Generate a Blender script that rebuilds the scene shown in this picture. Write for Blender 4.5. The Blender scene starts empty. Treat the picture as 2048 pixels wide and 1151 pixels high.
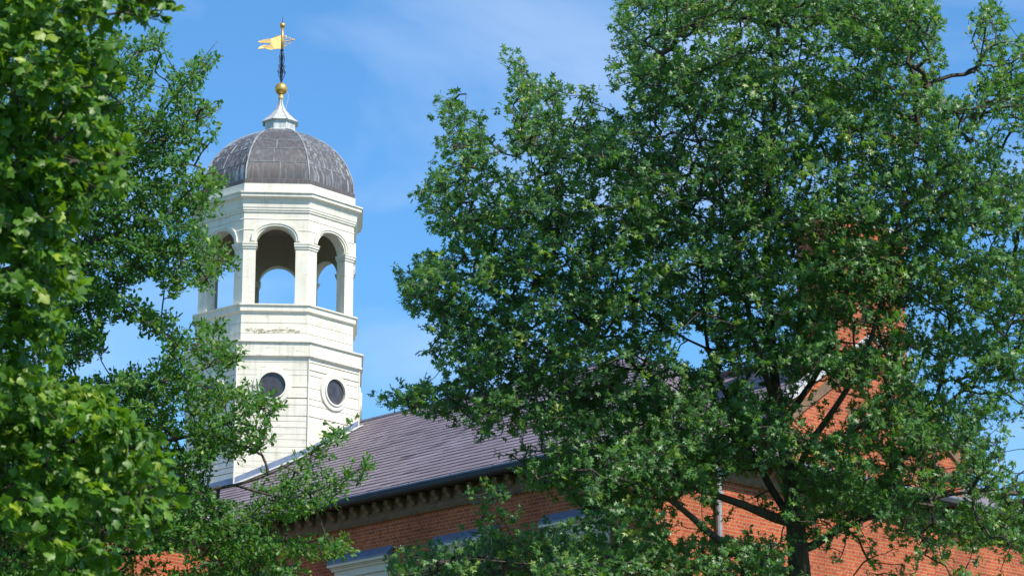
import bpy, bmesh, math, random
import numpy as np
from mathutils import Vector

R_ = math.radians
random.seed(7)
rng = np.random.default_rng(11)
scene = bpy.context.scene
COL = scene.collection

# ------------------------------------------------------------------ camera
CAM_H, PITCH, FPX = 1.6, R_(15.5), 5700.0          # metres, tilt up, focal length in pixels of a 2048 wide frame
cam_d = bpy.data.cameras.new('camera')
cam_d.sensor_width = 36.0
cam_d.lens = 36.0 * FPX / 2048.0
cam_d.clip_end = 6000
cam_d.clip_start = 0.1
cam = bpy.data.objects.new('camera', cam_d)
COL.objects.link(cam)
cam.location = (0, 0, CAM_H)
cam.rotation_euler = (math.pi / 2 + PITCH, 0, 0)
cam_d.dof.use_dof = True
cam_d.dof.focus_distance = 62.0
cam_d.dof.aperture_fstop = 5.6
scene.camera = cam

# ------------------------------------------------------------------ sky, sun, exposure
SUN_A, SUN_E = R_(46), R_(47)      # azimuth from the -Y axis towards +X, elevation
sun_dir = Vector((math.sin(SUN_A) * math.cos(SUN_E), -math.cos(SUN_A) * math.cos(SUN_E), math.sin(SUN_E)))
w = bpy.data.worlds.new('World'); scene.world = w; w.use_nodes = True
nt = w.node_tree; nt.nodes.clear()
N = nt.nodes.new; L = nt.links.new
out = N('ShaderNodeOutputWorld'); bg = N('ShaderNodeBackground'); sky = N('ShaderNodeTexSky')
sky.sky_type = 'NISHITA'; sky.sun_disc = False
sky.sun_elevation = SUN_E
sky.sun_rotation = math.atan2(sun_dir.x, sun_dir.y)
sky.air_density = 1.0; sky.dust_density = 0.25; sky.ozone_density = 3.0; sky.altitude = 50
bg.inputs['Strength'].default_value = 0.13
tc = N('ShaderNodeTexCoord'); mp = N('ShaderNodeMapping')
mp.inputs['Scale'].default_value = (3.2, 3.2, 8.5); mp.inputs['Rotation'].default_value = (0.1, 0.25, 0.4)
mp.inputs['Location'].default_value = (3.891, 0.603, 2.894)
no = N('ShaderNodeTexNoise'); no.inputs['Scale'].default_value = 2.2; no.inputs['Detail'].default_value = 5; no.inputs['Roughness'].default_value = 0.5
no.inputs['Distortion'].default_value = 0.5
rp = N('ShaderNodeValToRGB'); rp.color_ramp.elements[0].position = 0.45; rp.color_ramp.elements[1].position = 0.80
rp.color_ramp.elements[1].color = (0.62, 0.62, 0.62, 1)
mx = N('ShaderNodeMix'); mx.data_type = 'RGBA'
mx.inputs['B'].default_value = (4.6, 5.6, 7.4, 1)
L(tc.outputs['Generated'], mp.inputs['Vector']); L(mp.outputs[0], no.inputs['Vector']); L(no.outputs['Fac'], rp.inputs[0])
hs = N('ShaderNodeHueSaturation'); hs.inputs['Saturation'].default_value = 1.0; hs.inputs['Value'].default_value = 1.0
tint = N('ShaderNodeMix'); tint.data_type = 'RGBA'; tint.blend_type = 'MULTIPLY'; tint.inputs['Factor'].default_value = 1.0
tint.inputs['B'].default_value = (0.62, 1.04, 1.28, 1)
L(sky.outputs[0], tint.inputs['A']); L(tint.outputs['Result'], hs.inputs['Color'])
L(rp.outputs[0], mx.inputs['Factor']); L(hs.outputs[0], mx.inputs['A']); L(mx.outputs['Result'], bg.inputs['Color'])
L(bg.outputs[0], out.inputs[0])

sd = bpy.data.lights.new('sun', 'SUN'); sd.energy = 5.0; sd.angle = R_(0.53); sd.color = (1.0, 0.925, 0.79)
so = bpy.data.objects.new('sun', sd); COL.objects.link(so)
so.rotation_euler = sun_dir.to_track_quat('Z', 'Y').to_euler()
so.location = (30, -30, 60)
vs = scene.view_settings
vs.view_transform = 'Standard'; vs.look = 'None'; vs.exposure = 0.3; vs.gamma = 1.0; vs.use_curve_mapping = False

# ------------------------------------------------------------------ place finding
CAM = np.array([0, 0, CAM_H]); FW = np.array([0, math.cos(PITCH), math.sin(PITCH)])
UPV = np.array([0, -math.sin(PITCH), math.cos(PITCH)]); RT = np.array([1.0, 0, 0])
def at(x, y, d):
    return CAM + d * (FW + RT * (x - 1024) / FPX + UPV * (575.5 - y) / FPX)
def zfor(py, y):
    t = (575.5 - y) / FPX; s, c = math.sin(PITCH), math.cos(PITCH)
    return CAM_H + py * (t * c + s) / (c - t * s)
YAW = R_(44)
UD = np.array([-math.sin(YAW), math.cos(YAW), 0.0])   # along the long front wall, away
VD = np.array([math.cos(YAW), math.sin(YAW), 0.0])    # along the end wall, away
CORNER = np.array([2.4912, 49.1766, 0.0])             # the near corner of the hall
ZV = np.array([0, 0, 1.0])
def B(u, v, z): return CORNER + UD * u + VD * v + ZV * z

# ------------------------------------------------------------------ materials
def new_mat(name):
    m = bpy.data.materials.new(name); m.use_nodes = True
    n = m.node_tree; n.nodes.clear()
    o = n.nodes.new('ShaderNodeOutputMaterial'); p = n.nodes.new('ShaderNodeBsdfPrincipled')
    n.links.new(p.outputs[0], o.inputs[0])
    return m, n, p, o
def node(n, t, **kw):
    x = n.nodes.new(t)
    for k, v in kw.items(): setattr(x, k, v)
    return x
def noise(n, scale, detail=4, rough=0.55, vec=None, dist=0.0):
    x = node(n, 'ShaderNodeTexNoise'); x.inputs['Scale'].default_value = scale
    x.inputs['Detail'].default_value = detail; x.inputs['Roughness'].default_value = rough; x.inputs['Distortion'].default_value = dist
    if vec: n.links.new(vec, x.inputs['Vector'])
    return x
def ramp(n, src, stops):
    r = node(n, 'ShaderNodeValToRGB'); e = r.color_ramp.elements
    while len(e) < len(stops): e.new(0.5)
    for el, (p, c) in zip(e, stops):
        el.position = p; el.color = (*c, 1) if len(c) == 3 else c
    n.links.new(src, r.inputs[0]); return r
def mix(n, fac, a, b, blend='MIX'):
    x = node(n, 'ShaderNodeMix', data_type='RGBA', blend_type=blend)
    for s, v in (('Factor', fac), ('A', a), ('B', b)):
        if isinstance(v, (int, float)): x.inputs[s].default_value = v
        elif isinstance(v, tuple): x.inputs[s].default_value = (*v, 1)
        else: n.links.new(v, x.inputs[s])
    return x.outputs['Result']
def objvec(n, scale=(1, 1, 1), rot=(0, 0, 0), kind='Object'):
    t = node(n, 'ShaderNodeTexCoord'); m = node(n, 'ShaderNodeMapping')
    m.inputs['Scale'].default_value = scale; m.inputs['Rotation'].default_value = rot
    n.links.new(t.outputs[kind], m.inputs['Vector']); return m.outputs[0]
def bump(n, p, h, strength=0.3, dist=0.01):
    b = node(n, 'ShaderNodeBump'); b.inputs['Strength'].default_value = strength; b.inputs['Distance'].default_value = dist
    n.links.new(h, b.inputs['Height']); n.links.new(b.outputs[0], p.inputs['Normal'])

def mat_simple(name, col, rough=0.6, metal=0.0, var=0.25, scale=4.0, spec=None, stretch=(1, 1, 1), bmp=0.15):
    m, n, p, o = new_mat(name)
    a = noise(n, scale, 5, 0.6, objvec(n, stretch))
    c = mix(n, ramp(n, a.outputs['Fac'], [(0.3, (0, 0, 0)), (0.7, (1, 1, 1))]).outputs[0], tuple(x * (1 - var) for x in col), tuple(min(1, x * (1 + var)) for x in col))
    n.links.new(c, p.inputs['Base Color']); p.inputs['Roughness'].default_value = rough; p.inputs['Metallic'].default_value = metal
    if bmp: bump(n, p, a.outputs['Fac'], bmp, 0.01)
    return m
def mat_paint(name, base, dirt, amount=0.5, peel=0.66):
    m, n, p, o = new_mat(name)
    v = objvec(n, (1, 1, 1)); vs_ = objvec(n, (1.2, 1.2, 14)); vv = objvec(n, (6, 6, 0.7))
    big = noise(n, 1.1, 5, 0.6, v); st = noise(n, 2.2, 6, 0.65, vs_); dr = noise(n, 1.6, 5, 0.6, vv)
    c = mix(n, ramp(n, big.outputs['Fac'], [(0.38, (0, 0, 0)), (0.75, (1, 1, 1))]).outputs[0], base, tuple(b * 0.86 for b in base))
    c = mix(n, ramp(n, dr.outputs['Fac'], [(0.49, (0, 0, 0)), (0.78, (amount, amount, amount))]).outputs[0], c, dirt)
    c = mix(n, ramp(n, st.outputs['Fac'], [(peel, (0, 0, 0)), (peel + 0.06, (0.75, 0.75, 0.75))]).outputs[0], c, tuple(d * 0.75 for d in dirt))
    n.links.new(c, p.inputs['Base Color']); p.inputs['Roughness'].default_value = 0.6
    bump(n, p, st.outputs['Fac'], 0.25, 0.01)
    return m
WHITE = mat_paint('weathered_white_paint', (0.76, 0.715, 0.60), (0.34, 0.28, 0.19), 0.45, 0.61)
TRIM = mat_paint('white_trim_paint', (0.76, 0.725, 0.62), (0.40, 0.34, 0.25), 0.5, 0.67)
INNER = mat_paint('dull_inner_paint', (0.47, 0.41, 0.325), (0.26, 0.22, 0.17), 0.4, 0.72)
CREAM = mat_paint('cream_window_paint', (0.66, 0.62, 0.53), (0.35, 0.31, 0.25), 0.35, 0.72)
BAREWOOD = mat_simple('bare_grey_wood', (0.46, 0.40, 0.31), 0.9, 0, 0.35, 20)
GROOVE, n, p, o = new_mat('board_gap_shadow_wood'); p.inputs['Base Color'].default_value = (0.12, 0.095, 0.07, 1); p.inputs['Roughness'].default_value = 0.9

def mat_lead():
    m, n, p, o = new_mat('weathered_lead_sheet')
    v = objvec(n); vst = objvec(n, (7, 7, 0.55)); at_ = node(n, 'ShaderNodeAttribute'); at_.attribute_name = 'tint'
    sep = node(n, 'ShaderNodeSeparateColor'); n.links.new(at_.outputs['Color'], sep.inputs[0])
    a = noise(n, 1.3, 5, 0.6, v); s = noise(n, 3.0, 6, 0.7, vst); s2 = noise(n, 1.6, 5, 0.7, objvec(n, (9, 9, 0.4)))
    c = mix(n, ramp(n, a.outputs['Fac'], [(0.35, (0, 0, 0)), (0.7, (1, 1, 1))]).outputs[0], (0.072, 0.076, 0.088), (0.088, 0.078, 0.076))
    c = mix(n, sep.outputs[0], c, (0.118, 0.088, 0.078))
    c = mix(n, ramp(n, s.outputs['Fac'], [(0.47, (0, 0, 0)), (0.70, (0.7, 0.7, 0.7))]).outputs[0], c, (0.19, 0.185, 0.185))
    mu = node(n, 'ShaderNodeMath', operation='MULTIPLY')
    rr = ramp(n, s2.outputs['Fac'], [(0.50, (0, 0, 0)), (0.58, (1, 1, 1))])
    n.links.new(rr.outputs[0], mu.inputs[0]); n.links.new(sep.outputs[1], mu.inputs[1])
    c = mix(n, mu.outputs[0], c, (0.55, 0.57, 0.60))
    n.links.new(c, p.inputs['Base Color']); p.inputs['Roughness'].default_value = 0.52; p.inputs['Metallic'].default_value = 0.15
    bump(n, p, a.outputs['Fac'], 0.25, 0.03)
    return m
LEAD = mat_lead()
PALE_LEAD = mat_simple('pale_oxidised_lead', (0.50, 0.51, 0.50), 0.55, 0.1, 0.35, 5, stretch=(4, 4, 0.8))
SEAM = mat_simple('oxidised_lead_seam', (0.25, 0.255, 0.265), 0.55, 0.1, 0.6, 3)
GOLD = mat_simple('gold_leaf', (0.72, 0.43, 0.11), 0.38, 0.75, 0.12, 6)
FLAGGOLD = mat_simple('worn_gold_leaf', (0.70, 0.47, 0.17), 0.5, 0.4, 0.18, 9)
IRON = mat_simple('black_iron', (0.02, 0.024, 0.04), 0.5, 0.3)
STONE = mat_simple('brown_sandstone', (0.17, 0.105, 0.065), 0.85, 0, 0.3, 6)
GUTTER = mat_simple('dark_gutter_metal', (0.030, 0.030, 0.036), 0.7, 0.0, 0.3, 6)
FLASH = mat_simple('sky_tinted_lead_flashing', (0.15, 0.19, 0.28), 0.45, 0.0, 0.2, 5)  # blue of the reflected sky is put into the lead's base colour
COPING = mat_simple('pale_stone_coping', (0.45, 0.45, 0.46), 0.8, 0, 0.2, 6)
DOWN = mat_simple('grey_painted_pipe', (0.27, 0.28, 0.30), 0.6, 0, 0.25, 5)
VALLEY = mat_simple('white_lead_valley', (0.58, 0.57, 0.55), 0.6, 0, 0.35, 7, stretch=(1, 1, 5))
GLASS, n, p, o = new_mat('dark_window_glass'); p.inputs['Base Color'].default_value = (0.025, 0.025, 0.03, 1); p.inputs['Roughness'].default_value = 0.06
a_ = noise(n, 2.0, 2, 0.5, objvec(n)); bump(n, p, a_.outputs['Fac'], 0.06, 0.05)
SCREEN = mat_simple('dusty_dark_glass', (0.055, 0.05, 0.054), 0.2, 0, 0.3, 7)
GRASS = mat_simple('mown_grass', (0.05, 0.085, 0.02), 0.95, 0, 0.3, 1.2)
BARK, n, p, o = new_mat('grey_brown_bark')
a_ = noise(n, 5, 6, 0.65, objvec(n, (5, 5, 1)))
c_ = ramp(n, a_.outputs['Fac'], [(0.3, (0.025, 0.02, 0.016)), (0.7, (0.12, 0.095, 0.075))]).outputs[0]
n.links.new(c_, p.inputs['Base Color']); p.inputs['Roughness'].default_value = 0.9; bump(n, p, a_.outputs['Fac'], 0.7, 0.03)

def mat_brick():
    m, n, p, o = new_mat('red_brick')
    t = node(n, 'ShaderNodeUVMap'); t.uv_map = 'uv'
    b = node(n, 'ShaderNodeTexBrick'); b.offset = 0.5; b.squash = 0.5; b.squash_frequency = 2
    for k, v in (('Scale', 1.0), ('Brick Width', 0.205), ('Row Height', 0.0677), ('Mortar Size', 0.006), ('Mortar Smooth', 0.25), ('Bias', -0.1)):
        b.inputs[k].default_value = v
    b.inputs['Color1'].default_value = (0.40, 0.070, 0.018, 1); b.inputs['Color2'].default_value = (0.57, 0.125, 0.032, 1)
    b.inputs['Mortar'].default_value = (0.45, 0.29, 0.20, 1)
    n.links.new(t.outputs[0], b.inputs['Vector'])
    a = noise(n, 0.7, 4, 0.6, objvec(n)); f = noise(n, 14, 4, 0.6, objvec(n))
    sp = noise(n, 1.0, 2, 0.5, objvec(n, (6, 6, 14)))
    c = mix(n, 1.0, b.outputs['Color'], ramp(n, a.outputs['Fac'], [(0.3, (0.62, 0.58, 0.58)), (0.7, (1.08, 1.08, 1.08))]).outputs[0], 'MULTIPLY')
    c = mix(n, ramp(n, sp.outputs['Fac'], [(0.60, (0, 0, 0)), (0.66, (0.55, 0.55, 0.55))]).outputs[0], c, (0.17, 0.045, 0.03))
    c = mix(n, 1.0, c, ramp(n, f.outputs['Fac'], [(0.3, (0.8, 0.8, 0.8)), (0.7, (1.1, 1.1, 1.1))]).outputs[0], 'MULTIPLY')
    n.links.new(c, p.inputs['Base Color']); p.inputs['Roughness'].default_value = 0.9
    inv = node(n, 'ShaderNodeMath', operation='SUBTRACT'); inv.inputs[0].default_value = 1.0
    n.links.new(b.outputs['Fac'], inv.inputs[1]); bump(n, p, inv.outputs[0], 0.5, 0.006)
    return m
BRICK = mat_brick()
def mat_slate():
    m, n, p, o = new_mat('purple_grey_slate')
    at_ = node(n, 'ShaderNodeAttribute'); at_.attribute_name = 'tint'
    sep = node(n, 'ShaderNodeSeparateColor'); n.links.new(at_.outputs['Color'], sep.inputs[0])
    c = ramp(n, sep.outputs[0], [(0.0, (0.095, 0.076, 0.085)), (0.45, (0.205, 0.165, 0.185)), (0.8, (0.25, 0.205, 0.235)), (1.0, (0.32, 0.27, 0.30))]).outputs[0]
    a = noise(n, 0.8, 5, 0.65, objvec(n)); f = noise(n, 20, 3, 0.6, objvec(n))
    c = mix(n, 1.0, c, ramp(n, a.outputs['Fac'], [(0.3, (0.8, 0.76, 0.77)), (0.7, (1.15, 1.13, 1.17))]).outputs[0], 'MULTIPLY')
    n.links.new(c, p.inputs['Base Color']); p.inputs['Roughness'].default_value = 0.55
    bump(n, p, f.outputs['Fac'], 0.2, 0.01)
    return m
SLATE = mat_slate()
def mat_leaf(name, dark, mid, young, trans, rough, spec=0.5, tw=0.3):
    m, n, p, o = new_mat(name)
    at_ = node(n, 'ShaderNodeAttribute'); at_.attribute_name = 'tint'
    sep = node(n, 'ShaderNodeSeparateColor'); n.links.new(at_.outputs['Color'], sep.inputs[0])
    c = mix(n, sep.outputs[0], dark, mid); c = mix(n, sep.outputs[1], c, young)
    n.links.new(c, p.inputs['Base Color']); p.inputs['Roughness'].default_value = rough; p.inputs['Specular IOR Level'].default_value = spec
    tr = node(n, 'ShaderNodeBsdfTranslucent'); tcol = mix(n, sep.outputs[1], trans, tuple(min(1, x * 1.35) for x in trans)); n.links.new(tcol, tr.inputs[0])
    ms = node(n, 'ShaderNodeMixShader'); ms.inputs[0].default_value = tw
    n.links.new(p.outputs[0], ms.inputs[1]); n.links.new(tr.outputs[0], ms.inputs[2]); n.links.new(ms.outputs[0], o.inputs[0])
    return m
OAKLEAF = mat_leaf('glossy_oak_leaf', (0.028, 0.088, 0.024), (0.116, 0.250, 0.066), (0.24, 0.32, 0.03), (0.20, 0.46, 0.045), 0.42, 0.55, 0.33)
SMALLLEAF = mat_leaf('small_oak_leaf', (0.036, 0.115, 0.018), (0.078, 0.205, 0.034), (0.22, 0.32, 0.05), (0.22, 0.46, 0.03), 0.46, 0.4, 0.32)
MAPLELEAF = mat_leaf('bright_maple_leaf', (0.030, 0.096, 0.008), (0.105, 0.235, 0.016), (0.28, 0.37, 0.03), (0.26, 0.50, 0.015), 0.45, 0.45, 0.28)

# ------------------------------------------------------------------ mesh helpers
class MB:
    def __init__(s): s.v = []; s.f = []; s.t = []; s.cur = (0.5, 0, 0, 1)
    def add(s, vs, fs):
        k = len(s.v); s.v += [tuple(map(float, q)) for q in vs]; s.f += [tuple(i + k for i in f) for f in fs]; s.t += [s.cur] * len(vs)
    def quad(s, a, b, c, d): s.add([a, b, c, d], [(0, 1, 2, 3)])
    def hexa(s, lo, hi):            # two matching rings of points, closed
        n = len(lo)
        s.add(list(lo) + list(hi), [tuple(reversed(range(n))), tuple(range(n, 2 * n))] + [(i, (i + 1) % n, n + (i + 1) % n, n + i) for i in range(n)])
    def box(s, o, x, y, z):         # corner and three edge vectors
        o, x, y, z = map(np.asarray, (o, x, y, z))
        s.hexa([o, o + x, o + x + y, o + y], [o + z, o + x + z, o + x + y + z, o + y + z])
    def loft(s, rings, cap=True, closed=True):
        n = len(rings[0]); vs = [q for r in rings for q in r]; fs = []
        for k in range(len(rings) - 1):
            for i in range(n if closed else n - 1):
                j = (i + 1) % n; fs.append((k * n + i, k * n + j, (k + 1) * n + j, (k + 1) * n + i))
        if cap: fs += [tuple(reversed(range(n))), tuple(range((len(rings) - 1) * n, len(rings) * n))]
        s.add(vs, fs)
    def tube(s, pts, rad, sides=6, cap=True):
        pts = [np.asarray(q, float) for q in pts]; rs = []
        if not hasattr(rad, '__len__'): rad = [rad] * len(pts)
        px = None
        for i, q in enumerate(pts):
            d = pts[min(i + 1, len(pts) - 1)] - pts[max(i - 1, 0)]; d = d / (np.linalg.norm(d) + 1e-9)
            if px is None: px = np.cross(d, [0.3, 0.2, 1.0] if abs(d[2]) < 0.9 else [1.0, 0.1, 0])
            px = px - d * (px @ d); px /= np.linalg.norm(px) + 1e-9; py = np.cross(d, px)
            rs.append([q + rad[i] * (math.cos(a) * px + math.sin(a) * py) for a in np.linspace(0, 2 * math.pi, sides, endpoint=False)])
        s.loft(rs, cap)
    def build(s, name, mat, parent=None, smooth=False, uv=False, bevel=0.0):
        me = bpy.data.meshes.new(name); me.from_pydata(s.v, [], s.f); me.materials.append(mat)
        bm = bmesh.new(); bm.from_mesh(me); bmesh.ops.recalc_face_normals(bm, faces=bm.faces); bm.to_mesh(me); bm.free()
        ca = me.color_attributes.new('tint', 'FLOAT_COLOR', 'POINT'); ca.data.foreach_set('color', np.array(s.t, 'f').ravel())
        if uv:
            ul = me.uv_layers.new(name='uv')
            for pl in me.polygons:
                nn = pl.normal; t = Vector((-nn.y, nn.x, 0))
                if t.length < 0.3: t = Vector(UD)
                t.normalize()
                for li in pl.loop_indices:
                    co = me.vertices[me.loops[li].vertex_index].co; ul.data[li].uv = (co.dot(t), co.z)
        if smooth: me.polygons.foreach_set('use_smooth', [True] * len(me.polygons))
        ob = bpy.data.objects.new(name, me); COL.objects.link(ob)
        if bevel:
            b = ob.modifiers.new('bevel', 'BEVEL'); b.width = bevel; b.segments = 2; b.limit_method = 'ANGLE'
        if parent: ob.parent = parent; ob.matrix_parent_inverse = parent_inv(parent)
        return ob
def parent_inv(p):
    from mathutils import Matrix
    m = Matrix.Translation(p.location) if p.type == 'EMPTY' else Matrix.Identity(4)
    return m.inverted()
def tag(o, label=None, cat=None, group=None, kind=None):
    for k, v in (('label', label), ('category', cat), ('group', group), ('kind', kind)):
        if v: o[k] = v
    return o
def thing(name, loc, label, cat, group=None):
    o = bpy.data.objects.new(name, None); COL.objects.link(o); o.location = tuple(map(float, loc)); o.empty_display_size = 0.3
    return tag(o, label, cat, group)

# ------------------------------------------------------------------ ground
g = MB(); n_ = 24; gx = np.linspace(-1500, 1500, n_); gy = np.linspace(-300, 3000, n_)
for i in range(n_ - 1):
    for j in range(n_ - 1): g.quad((gx[i], gy[j], 0), (gx[i + 1], gy[j], 0), (gx[i + 1], gy[j + 1], 0), (gx[i], gy[j + 1], 0))
tag(g.build('lawn', GRASS), 'flat mown lawn under the trees and around the hall', 'lawn', kind='structure')

# ================================================================== BRICK HALL
hall = thing('brick_hall', B(0, 0, 0), 'long red brick hall with hipped purple slate roof, gabled end and tall chimney', 'building')
EAVE, OH, SL = 12.44, 0.45, 0.565       # gutter height, overhang, roof slope
DEP = 12.4                              # depth of the end wall
RV = DEP / 2; RZ = EAVE + SL * (RV + OH)
def zroof(v): return EAVE + SL * (v + OH)
LEN = 24.0
WIN = [1.85 + 2.95 * i for i in range(4)]; WW, WT, WB = 0.70, 11.02, 8.55    # window centres, half width, head and sill heights
# front wall with window openings
m = MB(); WALLTOP = 12.0; I0 = 11.9
us = [0]
for c in WIN: us += [c - WW, c + WW]
us.append(I0)
for i in range(len(us) - 1):
    a, b = us[i], us[i + 1]; hole = i % 2 == 1
    if not hole: m.quad(B(a, 0, 0), B(b, 0, 0), B(b, 0, WALLTOP), B(a, 0, WALLTOP))
    else:
        m.quad(B(a, 0, 0), B(b, 0, 0), B(b, 0, WB), B(a, 0, WB)); m.quad(B(a, 0, WT), B(b, 0, WT), B(b, 0, WALLTOP), B(a, 0, WALLTOP))
        for q in (a, b): m.quad(B(q, 0, WB), B(q, 0.22, WB), B(q, 0.22, WT), B(q, 0, WT))
        m.quad(B(a, 0, WB), B(b, 0, WB), B(b, 0.22, WB), B(a, 0.22, WB)); m.quad(B(a, 0, WT), B(b, 0, WT), B(b, 0.22, WT), B(a, 0.22, WT))
m.build('front_wall', BRICK, hall, uv=True)
# end wall with the gable
GA0, GA1, GE = 3.5, 8.9, 13.62
ga = 15.42
m = MB()
m.quad(B(0, 0, 0), B(0, DEP, 0), B(0, DEP, WALLTOP), B(0, 0, WALLTOP))
m.build('end_wall', BRICK, hall, uv=True)
m = MB()
prof = [(GA0, 12.30), (GA1, 12.30), (GA1, GE - .02), (RV, ga), (GA0, GE - .02)]
m.hexa([B(0, v, z) for v, z in prof], [B(0.4, v, z) for v, z in prof])
for v in (GA0, GA1 - .3): m.box(B(0.401, v, 12.3), UD * 1.6, VD * .3, ZV * (GE - 12.33))
m.build('gable_wall', BRICK, hall, uv=True)
# back wall, far walls (closed volume)
m = MB()
m.quad(B(0, DEP, 0), B(LEN, DEP, 0), B(LEN, DEP, WALLTOP), B(0, DEP, WALLTOP)); m.quad(B(LEN, 0, 0), B(LEN, DEP, 0), B(LEN, DEP, WALLTOP), B(LEN, 0, WALLTOP))
m.build('rear_wall', BRICK, hall, uv=True)
# projecting pedimented pavilion
PJ, PU0, PU1 = 3.2, I0, 23.0
m = MB()
pm = (PU0 + PU1) / 2; PSL = 0.30
pr = EAVE + PSL * (PU1 - PU0 + 2 * OH) / 2
m.quad(B(PU0, 0, 0), B(PU0, -PJ, 0), B(PU0, -PJ, WALLTOP), B(PU0, 0, WALLTOP))
m.add([B(PU0, -PJ, 0), B(PU1, -PJ, 0), B(PU1, -PJ, EAVE), B(pm, -PJ, pr - .15), B(PU0, -PJ, EAVE)], [(0, 1, 2, 3, 4)])
m.quad(B(PU1, -PJ, 0), B(PU1, 0, 0), B(PU1, 0, WALLTOP), B(PU1, -PJ, WALLTOP))
m.build('pavilion_wall', BRICK, hall, uv=True)

# slates: every slate a thin wedge laid in courses over a plane
def slates(m, org, along, rise, rows, expo, rng_fn, w0=0.32):
    nrm = np.cross(along, rise); nrm /= np.linalg.norm(nrm)
    if nrm[2] < 0: nrm = -nrm
    for r in range(rows):
        lo, hi = r * expo, (r + 1) * expo + 0.05
        a0, a1 = rng_fn((r + 0.5) * expo)
        if a1 - a0 < 0.05: continue
        x = a0; rowt = random.gauss(0, 0.015)
        off = random.random() * w0
        while x < a1 - 1e-3:
            xe = min(a1, x + w0 * random.uniform(0.7, 1.2) - (off if x == a0 else 0) * 0.5)
            if xe - x < 0.03: xe = min(a1, x + 0.03)
            t = min(1, max(0, 0.52 + rowt + random.gauss(0, 0.07) - (0.4 if random.random() < 0.012 else 0) + (0.3 if random.random() < 0.01 else 0)))
            m.cur = (t, 0, 0, 1)
            th = 0.024 + random.uniform(-.004, .005); d = random.gauss(0, 0.004) - (0.03 if random.random() < 0.006 else 0)
            p0 = org + along * x + rise * (lo + d); p1 = org + along * xe + rise * (lo + d + random.gauss(0, .003))
            q0 = org + along * x + rise * hi; q1 = org + along * xe + rise * hi
            b0, b1 = p0 + nrm * 0.004, p1 + nrm * 0.004; t0, t1 = p0 + nrm * th, p1 + nrm * th
            m.add([b0, b1, t1, t0, q0 + nrm * 0.005, q1 + nrm * 0.005], [(0, 1, 2, 3), (3, 2, 5, 4)])
            x = xe
    m.cur = (0.5, 0, 0, 1)
sl = math.sqrt(1 + SL * SL); EX = 0.27
VR = SL / PSL                            # valley runs this far along u for each metre of v
VB = I0 - OH + 0.02                      # valley foot
m = MB()
m.quad(B(-OH, -OH, EAVE - .02), B(LEN, -OH, EAVE - .02), B(LEN, RV, RZ - .02), B(RV, RV, RZ - .02))
rise = (VD + ZV * SL) / sl
slates(m, B(0, -OH, EAVE), UD, rise, int((RV + OH) * sl / EX), EX, lambda s: (s / sl - OH, min(LEN, VB + 0.14 + (s / sl) * VR)))
m.add([B(-OH, -OH, EAVE - .02), B(-OH, DEP + OH, EAVE - .02), B(RV, RV, RZ - .02)], [(0, 1, 2)])
rise = (UD + ZV * SL) / sl
slates(m, B(-OH, 0, EAVE), VD, rise, int((RV + OH) * sl / EX), EX, lambda s: (s / sl - OH, (GA0 if s / sl < 2.2 else GA0 + (s / sl - 2.2) * 0.9) if s / sl < 5 else DEP + OH - s / sl))
m.quad(B(-OH, DEP + OH, EAVE - .02), B(LEN, DEP + OH, EAVE - .02), B(LEN, RV, RZ - .02), B(RV, RV, RZ - .02))
# little gable roof
gsl = (ga - GE) / (RV - GA0)
for s in (-1, 1):
    e0 = 3.15 if s < 0 else DEP - 3.15
    ez = ga - .12 - gsl * (RV - 3.15)
    m.quad(B(0.25, e0, ez - .02), B(5.0, e0, ez - .02), B(5.0, RV, ga - .14), B(0.25, RV, ga - .14))
    rs = (VD * -s + ZV * gsl) / math.sqrt(1 + gsl * gsl)
    slates(m, B(0, e0, ez), UD, rs, int((RV - 3.15) * math.sqrt(1 + gsl ** 2) / EX) + 1, EX, lambda q: (0.25, 5.0))
# pavilion roof, near slope
ps = math.sqrt(1 + PSL * PSL); rs = (UD + ZV * PSL) / ps
vin = lambda s: (s / ps) / VR - OH
plane = [B(PU0 - OH, -PJ - .3, EAVE - .02), B(PU0 - OH, -OH, EAVE - .02), B(pm, vin((pm - PU0 + OH) * ps), pr - .02), B(pm, -PJ - .3, pr - .02)]
m.add(plane, [(0, 1, 2, 3)])
slates(m, B(PU0 - OH, 0, EAVE), VD, rs, int((pm - PU0 + OH) * ps / EX), EX, lambda s: (-PJ - .3, vin(s) - 0.16))
m.add([B(PU1 + OH, -PJ - .3, EAVE - .02), B(PU1 + OH, -OH, EAVE - .02), B(pm, 2.6, pr - .02), B(pm, -PJ - .3, pr - .02)], [(0, 1, 2, 3)])
roof = m.build('slate_roof', SLATE, hall)
# ridge roll, hip rolls
m = MB()
m.tube([B(RV + .1, RV, RZ + .02), B(LEN, RV, RZ + .02)], 0.05, 8)
m.tube([B(-OH, -OH, EAVE + .03), B(RV, RV, RZ + .03)], 0.035, 8)
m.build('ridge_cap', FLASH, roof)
# white lead valley
m = MB(); vl = 7.0
def vpt(k, du, dz=0.0): return B(VB + k * VR + du, -OH + k, EAVE + SL * k + dz)
for k in np.arange(0, 3.4, 0.2):
    m.quad(vpt(k, -.02, .012), vpt(k, .17, .030), vpt(k + .2, .17, .030), vpt(k + .2, -.02, .012))
    a, b = vpt(k, 0, .012), vpt(k + .2, 0, .012)
    s0 = UD * .20 * 0.6 - VD * .22; z0 = ZV * (PSL * .12 + .035)
    m.quad(a, b, b + s0 + z0, a + s0 + z0)
    m.box(vpt(k, .165, .02), UD * .012 + VD * .001, UD * VR * .2 + VD * .2 + ZV * SL * .2, ZV * .03)
m.build('valley_flashing', VALLEY, roof)

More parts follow.
